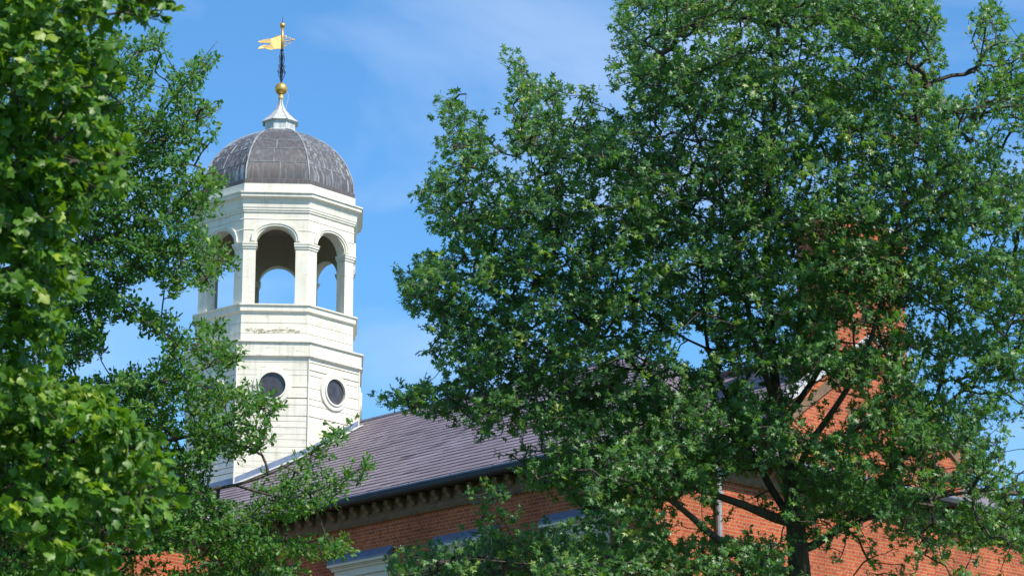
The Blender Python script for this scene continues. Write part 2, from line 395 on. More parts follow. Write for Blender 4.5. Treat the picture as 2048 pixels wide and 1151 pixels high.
# cornice, gutter
def run(m, a, b, outd, prof):          # sweep a (out, z) outline along a straight line
    m.hexa([a + outd * x + ZV * z for x, z in prof], [b + outd * x + ZV * z for x, z in prof])
m = MB()
stone = [(-.02, 11.98), (.05, 11.98), (.09, 12.04), (.09, 12.10), (.13, 12.12), (.13, 12.16), (.20, 12.165), (.20, 12.34), (-.02, 12.34)]
stone2 = [(-.02, 11.98), (.05, 11.98), (.09, 12.04), (.09, 12.10), (.11, 12.12), (.11, 12.34), (-.02, 12.34)]
run(m, B(-.11, 0, 0), B(PU0, 0, 0), -VD, stone2)
run(m, B(0, -.11, 0), B(0, DEP + .1, 0), -UD, stone2)
run(m, B(PU0, -.11, 0), B(PU0, -PJ - .1, 0), -UD, stone2)
corn = m.build('stone_cornice', STONE, hall)
bk = MB()
bp = [(.10, 12.14), (.17, 12.14), (.21, 12.20), (.28, 12.24), (.28, 12.33), (.10, 12.33)]
bk.hexa([np.array([x, -.055, z]) for x, z in bp], [np.array([x, .055, z]) for x, z in bp])
b0 = bk.build('bracket', STONE, None, bevel=0.012)
def place_bracket(pos, outd, first):
    o = b0 if first else b0.copy()
    if not first: COL.objects.link(o)
    o.parent = corn; o.location = tuple(pos); o.rotation_euler = (0, 0, math.atan2(outd[1], outd[0]))
    o.matrix_parent_inverse = b0.matrix_parent_inverse
k = 0
for uu in np.arange(0.10, PU0 - .1, 0.335): place_bracket(B(uu, 0, 0), -VD, k == 0); k += 1
for vv in np.arange(0.25, DEP, 0.335): place_bracket(B(0, vv, 0), -UD, False)
for vv in np.arange(0.35, PJ, 0.335): place_bracket(B(PU0, -vv, 0), -UD, False)
m = MB()
gp = [(.0, 12.34), (.36, 12.34), (.40, 12.325), (.47, 12.325), (.50, 12.36), (.50, 12.44), (.44, 12.45), (.0, 12.42)]
run(m, B(-.5, 0, 0), B(PU0 - .3, 0, 0), -VD, gp)
run(m, B(0, -.36, 0), B(0, DEP + .4, 0), -UD, gp)
run(m, B(PU0, -.51, 0), B(PU0, -PJ - .3, 0), -UD, gp)
gut = m.build('gutter', GUTTER, hall)
m = MB()
for a, b, d in ((B(-.5, 0, 0), B(PU0 - .3, 0, 0), -VD), (B(0, -.36, 0), B(0, DEP + .4, 0), -UD)):
    run(m, a, b, d, [(.455, 12.445), (.475, 12.475), (.505, 12.475), (.505, 12.445)])
    dirn = (b - a) / np.linalg.norm(b - a)
    for q in np.arange(.6, np.linalg.norm(b - a), 1.15): m.box(a + dirn * q + d * .30 + ZV * 12.47, dirn * .03, d * .215, ZV * .015)
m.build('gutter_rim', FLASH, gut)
# downspout
m = MB(); vd = 1.60
m.tube([B(-.09, vd, 12.3), B(-.09, vd, 6), B(-.09, vd, 0)], 0.055, 10)
for z in (11.7, 10.2, 8.5): m.box(B(-.155, vd - .075, z), UD * .15, VD * .15, ZV * .05)
m.box(B(-.17, vd - .11, 11.95), UD * .168, VD * .22, ZV * .25)
m.build('downspout', DOWN, hall)
# gable coping and stone kneelers
m = MB()
for s in (-1, 1):
    e = RV + s * (RV - 3.15)
    ez = GE - gsl * .35
    a = np.array([e, ez]); b = np.array([RV, ga]); t = (b - a) / np.linalg.norm(b - a); nn = np.array([-t[1], t[0]]); nn = nn if nn[1] > 0 else -nn
    pts = [a, b, b + np.array([0, .12]), a + nn * .10]
    m.hexa([B(-.07, *q) for q in pts], [B(.34, *q) for q in pts])
m.build('gable_coping', COPING, hall, bevel=.01)
m = MB()
for s in (-1, 1):
    a = np.array([RV + s * (RV - 3.6), GE - .16 + .03]); b = np.array([RV, ga - .13])
    pts = [a, b, b - np.array([0, .2]), a - np.array([0, .2])]
    m.hexa([B(-.05, *q) for q in pts], [B(.1, *q) for q in pts])
for v in (GA0 - .2, GA1 - .02): m.box(B(-.12, v, GE - .5), UD * .4, VD * .22, ZV * .27)
m.build('gable_cornice', STONE, hall)
# chimney
CH0, CH1, CT = 5.08, 7.28, 17.65
m = MB()
m.box(B(-.025, CH0, 14.2), UD * .9, VD * (CH1 - CH0), ZV * (CT - 14.2))
for i, d in enumerate((.04, .08)): m.box(B(-.025 - d, CH0 - d, CT - .36 + .09 * i), UD * (.9 + 2 * d), VD * (CH1 - CH0 + 2 * d), ZV * .088)
m.box(B(-.075, CH0 - .05, CT - .18), UD * 1.0, VD * (CH1 - CH0 + .1), ZV * .179)
chim = m.build('chimney', BRICK, hall, uv=True)
m = MB(); m.box(B(-.11, CH0 - .085, CT), UD * 1.07, VD * (CH1 - CH0 + .17), ZV * .10); m.box(B(-.02, CH0, CT + .1), UD * .88, VD * (CH1 - CH0), ZV * .05)
m.build('chimney_cap', COPING, chim, bevel=.01)
# windows
def window(c):
    m = MB()
    for a, b, z0, z1 in ((c - WW, c - WW + .11, WB, WT), (c + WW - .11, c + WW, WB, WT)): m.box(B(a, -.015, z0), UD * (b - a), VD * .14, ZV * (z1 - z0))
    m.box(B(c - WW + .11, -.015, WT - .12), UD * (2 * WW - .22), VD * .14, ZV * .12)
    m.box(B(c - WW - .06, -.09, WB - .1), UD * (2 * WW + .12), VD * .24, ZV * .1)
    fr = m.build('window', CREAM, hall, bevel=.006)
    m = MB(); a, b = c - WW + .11, c + WW - .11; z0, z1 = WB, WT - .12; zm = (z0 + z1) / 2
    for (za, zb, y) in ((z0, zm + .02, .075), (zm - .02, z1, .045)):
        m.box(B(a, y, za), UD * .055, VD * .03, ZV * (zb - za)); m.box(B(b - .055, y, za), UD * .055, VD * .03, ZV * (zb - za))
        m.box(B(a + .055, y, za), UD * (b - a - .11), VD * .03, ZV * .055); m.box(B(a + .055, y, zb - .05), UD * (b - a - .11), VD * .03, ZV * .05)
        for i in (1, 2): m.box(B(a + (b - a) * i / 3 - .012, y + .003, za + .055), UD * .024, VD * .024, ZV * (zb - za - .105))
        m.box(B(a + .055, y + .006, (za + zb) / 2 - .012), UD * (b - a - .11), VD * .018, ZV * .024)
    m.build('sash', TRIM, fr)
    m = MB(); m.quad(B(a + .02, .092, z0), B(b - .02, .092, z0), B(b - .02, .092, z1), B(a + .02, .092, z1)); m.build('pane', GLASS, fr)
    m = MB()
    hw = WW + .10
    m.box(B(c - WW - .02, -.055, WT), UD * (2 * WW + .04), VD * .05, ZV * .14)
    for d, z, h in ((.09, WT + .14, .045), (.12, WT + .185, .03), (.17, WT + .215, .055)):
        m.box(B(c - hw - d * .5, -d, z), UD * (2 * hw + d), VD * (d - .004), ZV * (h - .0005))
    for s in (-1, 1):
        x = c + s * (WW + .045) - .045
        m.box(B(x, -.05, WT - 1.9), UD * .09, VD * .046, ZV * 2.04)
    m.build('hood', CREAM, fr)
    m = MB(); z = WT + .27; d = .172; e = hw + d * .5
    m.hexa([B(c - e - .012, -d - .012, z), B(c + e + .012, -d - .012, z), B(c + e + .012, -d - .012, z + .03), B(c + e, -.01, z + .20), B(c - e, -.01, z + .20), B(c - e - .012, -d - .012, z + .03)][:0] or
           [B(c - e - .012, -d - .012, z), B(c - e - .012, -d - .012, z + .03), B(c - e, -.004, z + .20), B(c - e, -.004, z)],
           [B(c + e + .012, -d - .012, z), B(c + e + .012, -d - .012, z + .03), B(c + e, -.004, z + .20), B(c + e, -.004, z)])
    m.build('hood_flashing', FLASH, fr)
for c in WIN: window(c)

# ================================================================== CUPOLA
TD = 66.3
T0 = at(550.5, 690, TD); TX, TY = T0[0], T0[1]
PXM = FPX / TD
TH = math.atan2(-TX, TY) + R_(-1.3)        # front face turned to this heading from -Y towards +X
def hd(a): return np.array([math.sin(a), -math.cos(a), 0.0])
FN = hd(TH)
C8 = math.cos(math.pi / 8)
def rm(px): return px / PXM
def zf(y, Rpx=167): return zfor(TY + FN[1] * rm(Rpx) * C8, y)       # height where the front face shows at image row y
def octo(R, z, n=8, rot=0.0): return [np.array([TX, TY, z]) + R * hd(TH + (i - .5) * math.pi / 4 + rot) for i in range(8)]
cup = thing('cupola', (TX, TY, 13.0), 'white octagonal wooden cupola with open arches and a grey lead dome', 'cupola')
def lofto(levels, mat, name, parent=cup, bevel=0.0, cap=True):
    m = MB(); m.loft([octo(r, z) for r, z in levels], cap); return m.build(name, mat, parent, bevel=bevel)
Rw, Rb, Rp, Rl = rm(166), rm(181), rm(167), rm(188)
z_ledge0, z_ledge1 = zf(711, 188), zf(680, 188)
z_sill0, z_sill1 = zf(621, 173), zf(607.5, 173)
z_arc1 = zf(424, 167); z_cor0, z_cor1 = zf(392, 183), zf(383, 183); z_band1 = zf(367, 168)
# boarded faces: boards on every side of a core
def boards(m, R, z0, z1, hs, gap=(0.002, 0.024), th=0.022, skip=None):
    z = z0; k = 0
    while z < z1 - 0.02:
        h = min(z1 - z, random.choice(hs) * random.uniform(.9, 1.1))
        if z1 - z - h < 0.05: h = z1 - z
        for i in range(8):
            gp_ = gap[0] + (gap[1] - gap[0]) * random.random() ** 1.8
            a = octo(R, z)[i]; b = octo(R, z)[(i + 1) % 8]; nrm = hd(TH + i * math.pi / 4)
            dz0 = random.gauss(0, .002); lean = random.uniform(.0, .007)
            lo = [a, b, b - nrm * th, a - nrm * th]
            out_lo = nrm * (0.003 + lean)
            m.hexa([a + out_lo + ZV * (gp_ + dz0), b + out_lo + ZV * (gp_ - dz0), b - nrm * th + ZV * gp_, a - nrm * th + ZV * gp_],
                   [a + nrm * 0.001 + ZV * h, b + nrm * 0.001 + ZV * h, b - nrm * th + ZV * h, a - nrm * th + ZV * h])
        z += h
ZB = 12.6
core = lofto([(Rb - .03, ZB), (Rb - .03, z_ledge0 + .02)], GROOVE, 'base_core')
m = MB(); boards(m, Rb, ZB, z_ledge0 + .01, (.13, .17, .20, .26)); bw = m.build('base_boarding', WHITE, cup)
core.parent = bw; core.matrix_parent_inverse.identity()
# corner boards
m = MB()
for i in range(8):
    q = octo(Rb + .012, ZB)[i]; m.tube([q, q + ZV * (z_ledge0 - ZB)], 0.018, 6)
m.build('corner_bead', TRIM, bw)
lofto([(Rb + .005, z_ledge0 - .03), (Rb + .035, z_ledge0 - .02), (Rb + .045, z_ledge0), (Rl, z_ledge0 + .005), (Rl, z_ledge0 + .045), (Rl - .02, z_ledge0 + .05), (Rl - .02, z_ledge1 - .045), (Rl + .03, z_ledge1 - .035), (Rl + .03, z_ledge1 - .005), (Rl + .01, z_ledge1), (Rp - .05, z_ledge1 + .06)], WHITE, 'ledge')
core2 = lofto([(Rp - .035, z_ledge1 - .02), (Rp - .035, z_sill0 + .02)], GROOVE, 'parapet_core')
m = MB(); boards(m, Rp, z_ledge1 + .025, z_sill0 + .005, (.16, .22, .26)); pw = m.build('parapet_boarding', WHITE, cup)
core2.parent = pw; core2.matrix_parent_inverse.identity()
lofto([(Rp + .005, z_sill0 - .025), (Rp + .03, z_sill0 - .01), (rm(173), z_sill0), (rm(173), z_sill1 - .04), (rm(176.5), z_sill1 - .03), (rm(176.5), z_sill1), (Rw - .5, z_sill1 + .012)], TRIM, 'sill_band')
m = MB(); fn = hd(TH); ft = np.array([math.cos(TH), math.sin(TH), 0.0]); zp = zf(661, 167)
for k in range(130):
    x = random.uniform(-.62, .58); cx_ = np.array([TX, TY, 0]) + fn * (Rp * C8 + .0125) + ft * x + ZV * (zp + random.gauss(0, .022) + .02 * math.sin(x * 7))
    w_, h_ = random.uniform(.008, .05), random.uniform(.003, .012)
    pts = [cx_ + ft * (w_ * math.cos(t) * random.uniform(.7, 1.2)) + ZV * (h_ * math.sin(t) * random.uniform(.6, 1.3)) for t in np.linspace(0, 2 * math.pi, 7)[:-1]]
    m.add(pts, [tuple(range(6))])
m.build('peeled_paint', BAREWOOD, pw)
# arcade walls
HW = rm(40) / 1.02; z_spring = zf(452, 167) - HW; TK = 0.26; NA = 20
zs0 = z_sill1 + 0.008
m = MB(); mi = MB(); arch = MB(); imp = MB()
for i in range(8):
    a_ = TH + i * math.pi / 4; nrm = hd(a_); tan = np.array([math.cos(a_), math.sin(a_), 0.0])
    ctr = np.array([TX, TY, 0.0])
    def P(x, z, d=0.0): return ctr + nrm * (Rw * C8 - d) + tan * x + ZV * z
    half_o = Rw * math.sin(math.pi / 8); half_i = half_o - TK * math.tan(math.pi / 8)
    angs = [math.pi * k / NA for k in range(NA + 1)]
    arc = [(-HW * math.cos(t), z_spring + HW * math.sin(t)) for t in angs]
    for (mm, d, hf) in ((m, 0, half_o), (mi, TK, half_i)):
        mm.quad(P(-hf, zs0, d), P(-HW, zs0, d), P(-HW, z_spring, d), P(-hf, z_spring, d))
        mm.quad(P(HW, zs0, d), P(hf, zs0, d), P(hf, z_spring, d), P(HW, z_spring, d))
        top = z_arc1 + .25 if mm is m else z_cor1
        xs = [-hf] + [x for x, z in arc][1:-1] + [hf]
        zz = [z_spring] + [z for x, z in arc][1:-1] + [z_spring]
        for k in range(NA):
            x0, x1 = (-hf if k == 0 else arc[k][0]), (hf if k == NA - 1 else arc[k + 1][0])
            if k == 0: mm.add([P(-hf, z_spring, d), P(-HW, z_spring, d), P(arc[1][0], arc[1][1], d), P(arc[1][0], top, d), P(-hf, top, d)], [(0, 1, 2, 3, 4)])
            elif k == NA - 1: mm.add([P(arc[k][0], arc[k][1], d), P(HW, z_spring, d), P(hf, z_spring, d), P(hf, top, d), P(arc[k][0], top, d)], [(0, 1, 2, 3, 4)])
            else: mm.quad(P(arc[k][0], arc[k][1], d), P(arc[k + 1][0], arc[k + 1][1], d), P(arc[k + 1][0], top, d), P(arc[k][0], top, d))
    rv = [(-HW, zs0)] + arc + [(HW, zs0)]
    for k in range(len(rv) - 1): m.quad(P(*rv[k], 0), P(*rv[k + 1], 0), P(*rv[k + 1], TK), P(*rv[k], TK))
    # raised mouldings round the arch
    for r0, r1, d in ((0.005, .052, .030), (.052, .105, .048)):
        ring = []
        for t in np.linspace(0, math.pi, 25):
            f = lambda r, q: P(-(HW + r) * math.cos(t), z_spring + .10 + (HW + r - 0.10 * math.sin(t)) * math.sin(t), q)
            ring.append([f(r0, .01), f(r0, -d), f(r1, -d), f(r1, .01)])
        arch.loft(ring, True, True)
    # lap lines of the frieze boards: thin shadow gaps cut as narrow raised fillets
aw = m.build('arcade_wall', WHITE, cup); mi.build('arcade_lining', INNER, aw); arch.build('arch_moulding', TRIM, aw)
# joint beads on the frieze between arches
m = MB()
for i in range(8):
    a_ = TH + i * math.pi / 4; nrm = hd(a_); tan = np.array([math.cos(a_), math.sin(a_), 0.0]); ctr = np.array([TX, TY, 0.0])
    hf = Rw * math.sin(math.pi / 8)
    for z, x0, x1 in ((z_spring + .62, -hf, hf), (z_spring + .36, .42, hf), (z_spring + .36, -hf, -.42)):
        if z > z_arc1 - .05: continue
        s = z + random.gauss(0, .01)
        o_ = ctr + nrm * (Rw * C8) + ZV * s
        m.hexa([o_ + tan * x0, o_ + tan * x1, o_ + tan * x1 + nrm * .012, o_ + tan * x0 + nrm * .012], [o_ + tan * x0 + ZV * .03, o_ + tan * x1 + ZV * .03, o_ + tan * x1 + nrm * .002 + ZV * .03, o_ + tan * x0 + nrm * .002 + ZV * .03])
m.build('board_lap', WHITE, aw)
# impost capitals around each pier
for i in range(8):
    m = MB()
    for (dz0, dz1, off) in ((-.02, .03, .022), (.03, .085, .045), (.085, .115, .058)):
        ring = []
        for z in (z_spring + dz0 - .06, z_spring + dz1 - .06):
            aA, aB = TH + (i - 1) * math.pi / 4, TH + i * math.pi / 4
            pts = []
            nA, tA = hd(aA), np.array([math.cos(aA), math.sin(aA), 0]); nB, tB = hd(aB), np.array([math.cos(aB), math.sin(aB), 0])
            c0 = np.array([TX, TY, z]); apo = Rw * C8
            ex = HW - off * .7
            pts = [c0 + nA * (apo + off) + tA * ex, c0 + hd(aB - math.pi / 8) * ((apo + off) / C8), c0 + nB * (apo + off) - tB * ex,
                   c0 + nB * (apo - TK - off * .5) - tB * ex, c0 + hd(aB - math.pi / 8) * ((apo - TK - off * .5) / C8), c0 + nA * (apo - TK - off * .5) + tA * ex]
            ring.append(pts)
        m.hexa(*ring)
    m.build('impost', TRIM, aw)
# floor and ceiling of the belfry
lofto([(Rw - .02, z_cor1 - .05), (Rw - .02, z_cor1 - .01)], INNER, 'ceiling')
lofto([(Rw - .05, z_sill1 + .004), (Rw - .29, z_sill1 + .02), (Rw - .30, z_sill1 + .03)], GUTTER, 'floor')
# cornice
lofto([(Rw + .004, z_arc1 - .02), (Rw + .03, z_arc1), (Rw + .03, z_arc1 + .035), (Rw + .05, z_arc1 + .045), (Rw + .05, z_arc1 + .08), (Rw + .065, z_arc1 + .10), (Rw + .07, z_arc1 + .19), (Rw + .10, z_cor0 - .045), (Rw + .155, z_cor0 - .012), (rm(182), z_cor0), (rm(182), z_cor1 - .035), (rm(185), z_cor1 - .028), (rm(185), z_cor1), (Rw + .03, z_cor1 + .03), (Rw - .2, z_cor1 + .035)], TRIM, 'cornice', cap=False)
lofto([(rm(168), z_cor1 + .0), (rm(168), z_band1), (rm(150), z_band1 + .02)], TRIM, 'dome_kerb')
# lead apron where the slates meet the base
m = MB()
for i in (7, 0, 1):
    nrm = hd(TH + i * math.pi / 4); q = [octo(Rb, 0)[i], octo(Rb, 0)[(i + 1) % 8]]
    zz = []
    for p_ in q:
        d_ = p_ - CORNER; zz.append(max(zroof(d_ @ VD), EAVE + .3))
    a, b = q; L0, L1 = a + ZV * (zz[0] + .02), b + ZV * (zz[1] + .02)
    m.hexa([L0 + nrm * .008, L1 + nrm * .008, L1 + nrm * .026, L0 + nrm * .026], [L0 + nrm * .008 + ZV * .17, L1 + nrm * .008 + ZV * .17, L1 + nrm * .014 + ZV * .17, L0 + nrm * .014 + ZV * .17])
    m.cur = (.5, 0, 0, 1)
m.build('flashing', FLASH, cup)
m = MB()
for i in (0, 1):
    nrm = hd(TH + i * math.pi / 4); q = [octo(Rb, 0)[i], octo(Rb, 0)[(i + 1) % 8]]
    L_ = []
    for p_ in q:
        d_ = p_ - CORNER; L_.append((p_ + ZV * (zroof(d_ @ VD) + .045), p_ + nrm * .17 + ZV * (zroof((p_ + nrm * .17 - CORNER) @ VD) + .045)))
    lo = [L_[0][0], L_[1][0], L_[1][1], L_[0][1]]
    m.hexa(lo, [x + ZV * .02 for x in lo])
m.build('soaker', VALLEY, cup)
# oculus windows on the base
z_oc = zfor(TY + FN[1] * Rb * C8, 770.8)
for i in range(8):
    a_ = TH + i * math.pi / 4; nrm = hd(a_); tan = np.array([math.cos(a_), math.sin(a_), 0.0]); ctr = np.array([TX, TY, z_oc]) + nrm * (Rb * C8)
    ro, ri = rm(37), rm(25.5)
    m = MB(); ring = []
    for t in np.linspace(0, 2 * math.pi, 49)[:-1]:
        dv = tan * math.cos(t) + ZV * math.sin(t)
        ring.append([ctr + dv * ri + nrm * .004, ctr + dv * ri + nrm * .085, ctr + dv * (ri + .03) + nrm * .085, ctr + dv * (ri + .035) + nrm * .05, ctr + dv * (ro - .03) + nrm * .05, ctr + dv * (ro - .025) + nrm * .052, ctr + dv * ro + nrm * .045, ctr + dv * ro - nrm * .02])
    ring.append(ring[0])
    m.loft(ring, False, False)
    oc = m.build('oculus_window', TRIM, cup)
    m = MB(); pts = [ctr + nrm * .022 + (tan * math.cos(t) + ZV * math.sin(t)) * (ri + .004) for t in np.linspace(0, 2 * math.pi, 33)[:-1]]
    m.add(pts, [tuple(range(32))]); m.build('pane', SCREEN, oc)
# dome: silhouette radius against height
dp = [(411, 163), (395, 163.5), (382, 162), (363, 155), (340, 143.5), (319, 126), (301, 105.5), (284, 77), (274, 53), (267, 34)]
zd0 = z_band1 + .02; zd1 = zfor(TY, 267)
def zdome(y): return zd0 + (zd1 - zd0) * (411 - y) / (411 - 267)
def dome_R(y):
    ys = [q[0] for q in dp][::-1]; rs = [q[1] for q in dp][::-1]
    return rm(np.interp(y, ys, rs))
ysm = np.linspace(411, 267, 30)
# smooth the profile
prof = np.array([dome_R(y) for y in ysm]); prof[1:-1] = (prof[:-2] + 2 * prof[1:-1] + prof[2:]) / 4
def dpt(i, f, yk):      # face i, fraction across, row
    R = np.interp(-yk, -ysm, prof); z = zdome(yk)
    o8 = octo(R, z); return o8[i] * (1 - f) + o8[(i + 1) % 8] * f
m = MB(); rows_y = [411, 368, 337, 314, 267]
NX = 6
for i in range(8):
    brown = {0: [0.55, 0.25, 0.15, 0.0], 7: [0.7, 0.6, 0.5, 0.1], 1: [0.35, 0.1, 0.1, 0.0]}.get(i, [random.random() * .5 for _ in range(4)])
    streak = {0: 0.12, 1: 0.55, 7: 0.8, 2: 0.6}.get(i, 0.5)
    for k in range(len(ysm) - 1):
        y0, y1 = ysm[k], ysm[k + 1]; row = min(3, sum(1 for q in rows_y[1:] if y1 < q - .01))
        for c in range(NX):
            f0, f1 = c / NX, (c + 1) / NX
            left = c < 3
            vs_ = []
            for (f, y) in ((f0, y0), (f1, y0), (f1, y1), (f0, y1)):
                edge = abs(f - .5) * 2
                s_ = streak * (0.25 + 0.75 * edge) + (0.9 if y < 290 else 0) * (290 - y) / 28 * 0.8
                bt = brown[row] * (1.0 if (left == (row % 2 == 0)) else 0.45)
                m.cur = (bt, min(1, s_), 0, 1); kk = len(m.v)
                m.add([dpt(i, f, y)], [])
                vs_.append(kk)
            m.f.append(tuple(vs_))
m.cur = (.5, 0, 0, 1)
dome = m.build('dome', LEAD, cup)
m = MB()
for i in range(8):
    m.tube([dpt(i, 0, y) for y in ysm[1:]], 0.020, 6)
for i in range(8):
    nrm = hd(TH + i * math.pi / 4)
    for y in (368 + random.uniform(-2, 2), 337 + random.uniform(-2, 2), 314):
        m.tube([dpt(i, f, y) + nrm * .001 for f in (0, .5, 1)], 0.011, 5)
    for (ya, yb, f) in ((405, 368, random.uniform(.46, .54)), (368, 337, random.uniform(.4, .47)), (337, 314, random.uniform(.42, .5))):
        m.tube([dpt(i, f, y) for y in np.linspace(ya, yb, 5)], 0.010, 5)
m.build('lead_seam', SEAM, dome)
m = MB(); m.loft([octo(rm(166.5), zd0 - .015), octo(rm(166.5), zd0 + .09), octo(rm(164), zd0 + .115), octo(rm(155), zd0 + .12)]); m.build('dome_skirt', LEAD, dome)
# lantern block and spirelet
z_l0, z_l1 = zdome(269), zfor(TY + FN[1] * .38, 237.5)
lofto([(rm(37), z_l0 - .06), (rm(36), z_l0 + .03), (rm(33), z_l0 + .05), (rm(33), z_l1)], PALE_LEAD, 'lantern')
z_sp = zfor(TY, 197)
sp = []
for t in np.linspace(0, 1, 12): sp.append((rm(35) * (1 - t) ** 2.3 + rm(4.2), z_l1 + .002 + (z_sp - z_l1) * (t ** 0.9)))
sp = [(rm(35.5), z_l1 - .02)] + sp
spire = lofto(sp, PALE_LEAD, 'spirelet')
m = MB()
for i in range(8): m.tube([octo(r, z)[i] for r, z in sp], 0.008, 5)
m.build('spire_seam', SEAM, spire)

# ================================================================== WEATHERVANE
AX = np.array([TX, TY, 0.0])
vane = thing('weathervane', (TX, TY, z_sp), 'gold swallow tailed weathervane with iron scrolls and balls above the dome', 'weathervane')
def zc(y): return zfor(TY, y)
def lathe(m, prof, n=24):
    m.loft([[AX + np.array([r * math.cos(a), r * math.sin(a), z]) for a in np.linspace(0, 2 * math.pi, n, endpoint=False)] for r, z in prof])
def ball(m, zc_, r):
    lathe(m, [(max(.002, r * math.sin(t)), zc_ - r * math.cos(t)) for t in np.linspace(0.02, math.pi - .02, 20)], 28)
m = MB(); lathe(m, [(.05, z_sp - .03), (.062, z_sp), (.062, z_sp + .03), (.05, z_sp + .04), (.065, z_sp + .06), (.05, z_sp + .09)]); m.build('collar', FLAGGOLD, vane, smooth=True)
m = MB(); ball(m, zc(178), rm(13)); m.build('large_ball', GOLD, vane, smooth=True)
m = MB(); lathe(m, [(.022, zc(166)), (.022, zc(99))], 10)
for zz, r in ((zc(160), .04), (zc(152), .03), (zc(138), .045), (zc(118), .04), (zc(101), .045)): lathe(m, [(.022, zz - .02), (r, zz - .008), (r, zz + .008), (.022, zz + .02)], 12)
for j in range(4):
    a = j * math.pi / 2 + .5; d = np.array([math.cos(a), math.sin(a), 0])
    pts = []
    for t in np.linspace(0, 1, 26):
        z = zc(158) + (zc(104) - zc(158)) * t
        r = .03 + .062 * abs(math.sin(t * math.pi * 2.0)) * (1 - .55 * t)
        pts.append(AX + d * r + ZV * z)
    m.tube(pts, 0.0085, 5)
    for (zy, rr, ro) in ((144, .035, .07), (132, .028, .06), (114, .025, .045)):
        cc = AX + d * ro + ZV * zc(zy)
        m.tube([cc + (d * math.cos(q) + ZV * math.sin(q)) * rr * (1 - q / 11) for q in np.linspace(-1.5, 4.6, 16)], 0.007, 5)
m.build('iron_scroll', IRON, vane)
m = MB(); lathe(m, [(.028, zc(99)), (.030, zc(75)), (.026, zc(57))], 12); m.build('pole', GOLD, vane, smooth=True)
m = MB(); ball(m, zc(51), rm(6)); m.build('small_ball', GOLD, vane, smooth=True)
m = MB(); lathe(m, [(.012, zc(46)), (.003, zc(33))], 8); m.build('spike', IRON, vane)
# flag in the vane's own vertical plane
VA = R_(12); vx = np.array([math.cos(VA), math.sin(VA), 0]); vn = np.array([-math.sin(VA), math.cos(VA), 0])
def vp(px, py, d=0): return AX + vx * rm(px - 555.5) + ZV * zc(py) + vn * d
top = [(553, 71), (545, 73), (538, 76), (531, 80), (524, 80.5), (517, 82), (510, 85), (504.5, 87)]
nt1 = [(511, 89), (519, 89), (526, 88.5), (532, 88.5), (531, 91), (525, 93), (519, 92.5), (512, 95)]
bot = [(505, 101.5), (512, 101), (519, 99), (526, 101), (532, 102), (540, 100), (547, 98.5), (553, 98)]
poly = top + nt1 + bot
m = MB()
def wav(x): return .012 * math.sin((x - 505) / 7.0)
m.hexa([vp(x, y, wav(x) - .009) for x, y in poly], [vp(x, y, wav(x) + .009) for x, y in poly]); m.build('banner', FLAGGOLD, vane)
m = MB()
m.tube([vp(557, 83), vp(570, 80.5), vp(576, 78.5)], .012, 6)
m.tube([vp(575, 79), vp(578, 78), vp(583, 77)], [.03, .022, .002], 6)
for s in (-1, 1):
    m.tube([vp(557 + 5 * math.sin(q * 1.0) + q * 1.6, 82 + s * (2 + 2.6 * q)) for q in np.linspace(0, 3.4, 10)], .011, 5)
    m.tube([vp(570 + 2.8 * math.cos(q), 81 + s * (4 + 2.6 * math.sin(q))) for q in np.linspace(-1.4, 3.0, 10)], .010, 5)
    m.tube([vp(561 + 2.2 * math.cos(q), 82 + s * (9 + 2.2 * math.sin(q))) for q in np.linspace(-1.4, 3.6, 10)], .010, 5)
m.build('pointer', FLAGGOLD, vane)
m = MB()
m.tube([vp(568, 183), vp(571, 190), vp(570, 200), vp(567, 212), vp(565, 222)], .005, 5); m.build('cable', PALE_LEAD, vane)

# ================================================================== TREES
def in_poly(px, py, poly):
    x = np.array([q[0] for q in poly]); y = np.array([q[1] for q in poly]); inside = np.zeros(len(px), bool); j = len(poly) - 1
    for i in range(len(poly)):
        c = ((y[i] > py) != (y[j] > py)) & (px < (x[j] - x[i]) * (py - y[i]) / (y[j] - y[i] + 1e-9) + x[i]); inside ^= c; j = i
    return inside
def leaf_template(kind):
    if kind == 'star':
        half = [(.05, .20), (.34, .34), (.08, .42), (.44, .70), (.09, .70)]; ctr = (0, .46)
    elif kind == 'maple':
        half = [(.12, -.04), (.34, .02), (.31, .20), (.50, .30), (.55, .52), (.34, .54), (.22, .80)]; ctr = (0, .36)
    else:
        half = [(.10, .28), (.24, .50), (.20, .62), (.27, .78)]; ctr = (0, .55)
    o = [(0, 0)] + half + [(0, 1)] + [(-x, y) for x, y in reversed(half)]
    pts = [ctr] + o
    v = np.array([[x, y, -.22 * abs(x) - .12 * y * y + (.02 if i == 0 else 0)] for i, (x, y) in enumerate(pts)])
    nn = len(o); f = np.array([[0, 1 + i, 1 + (i + 1) % nn] for i in range(nn)])
    return v, f
def unit(a): return a / (np.linalg.norm(a, axis=-1, keepdims=True) + 1e-9)
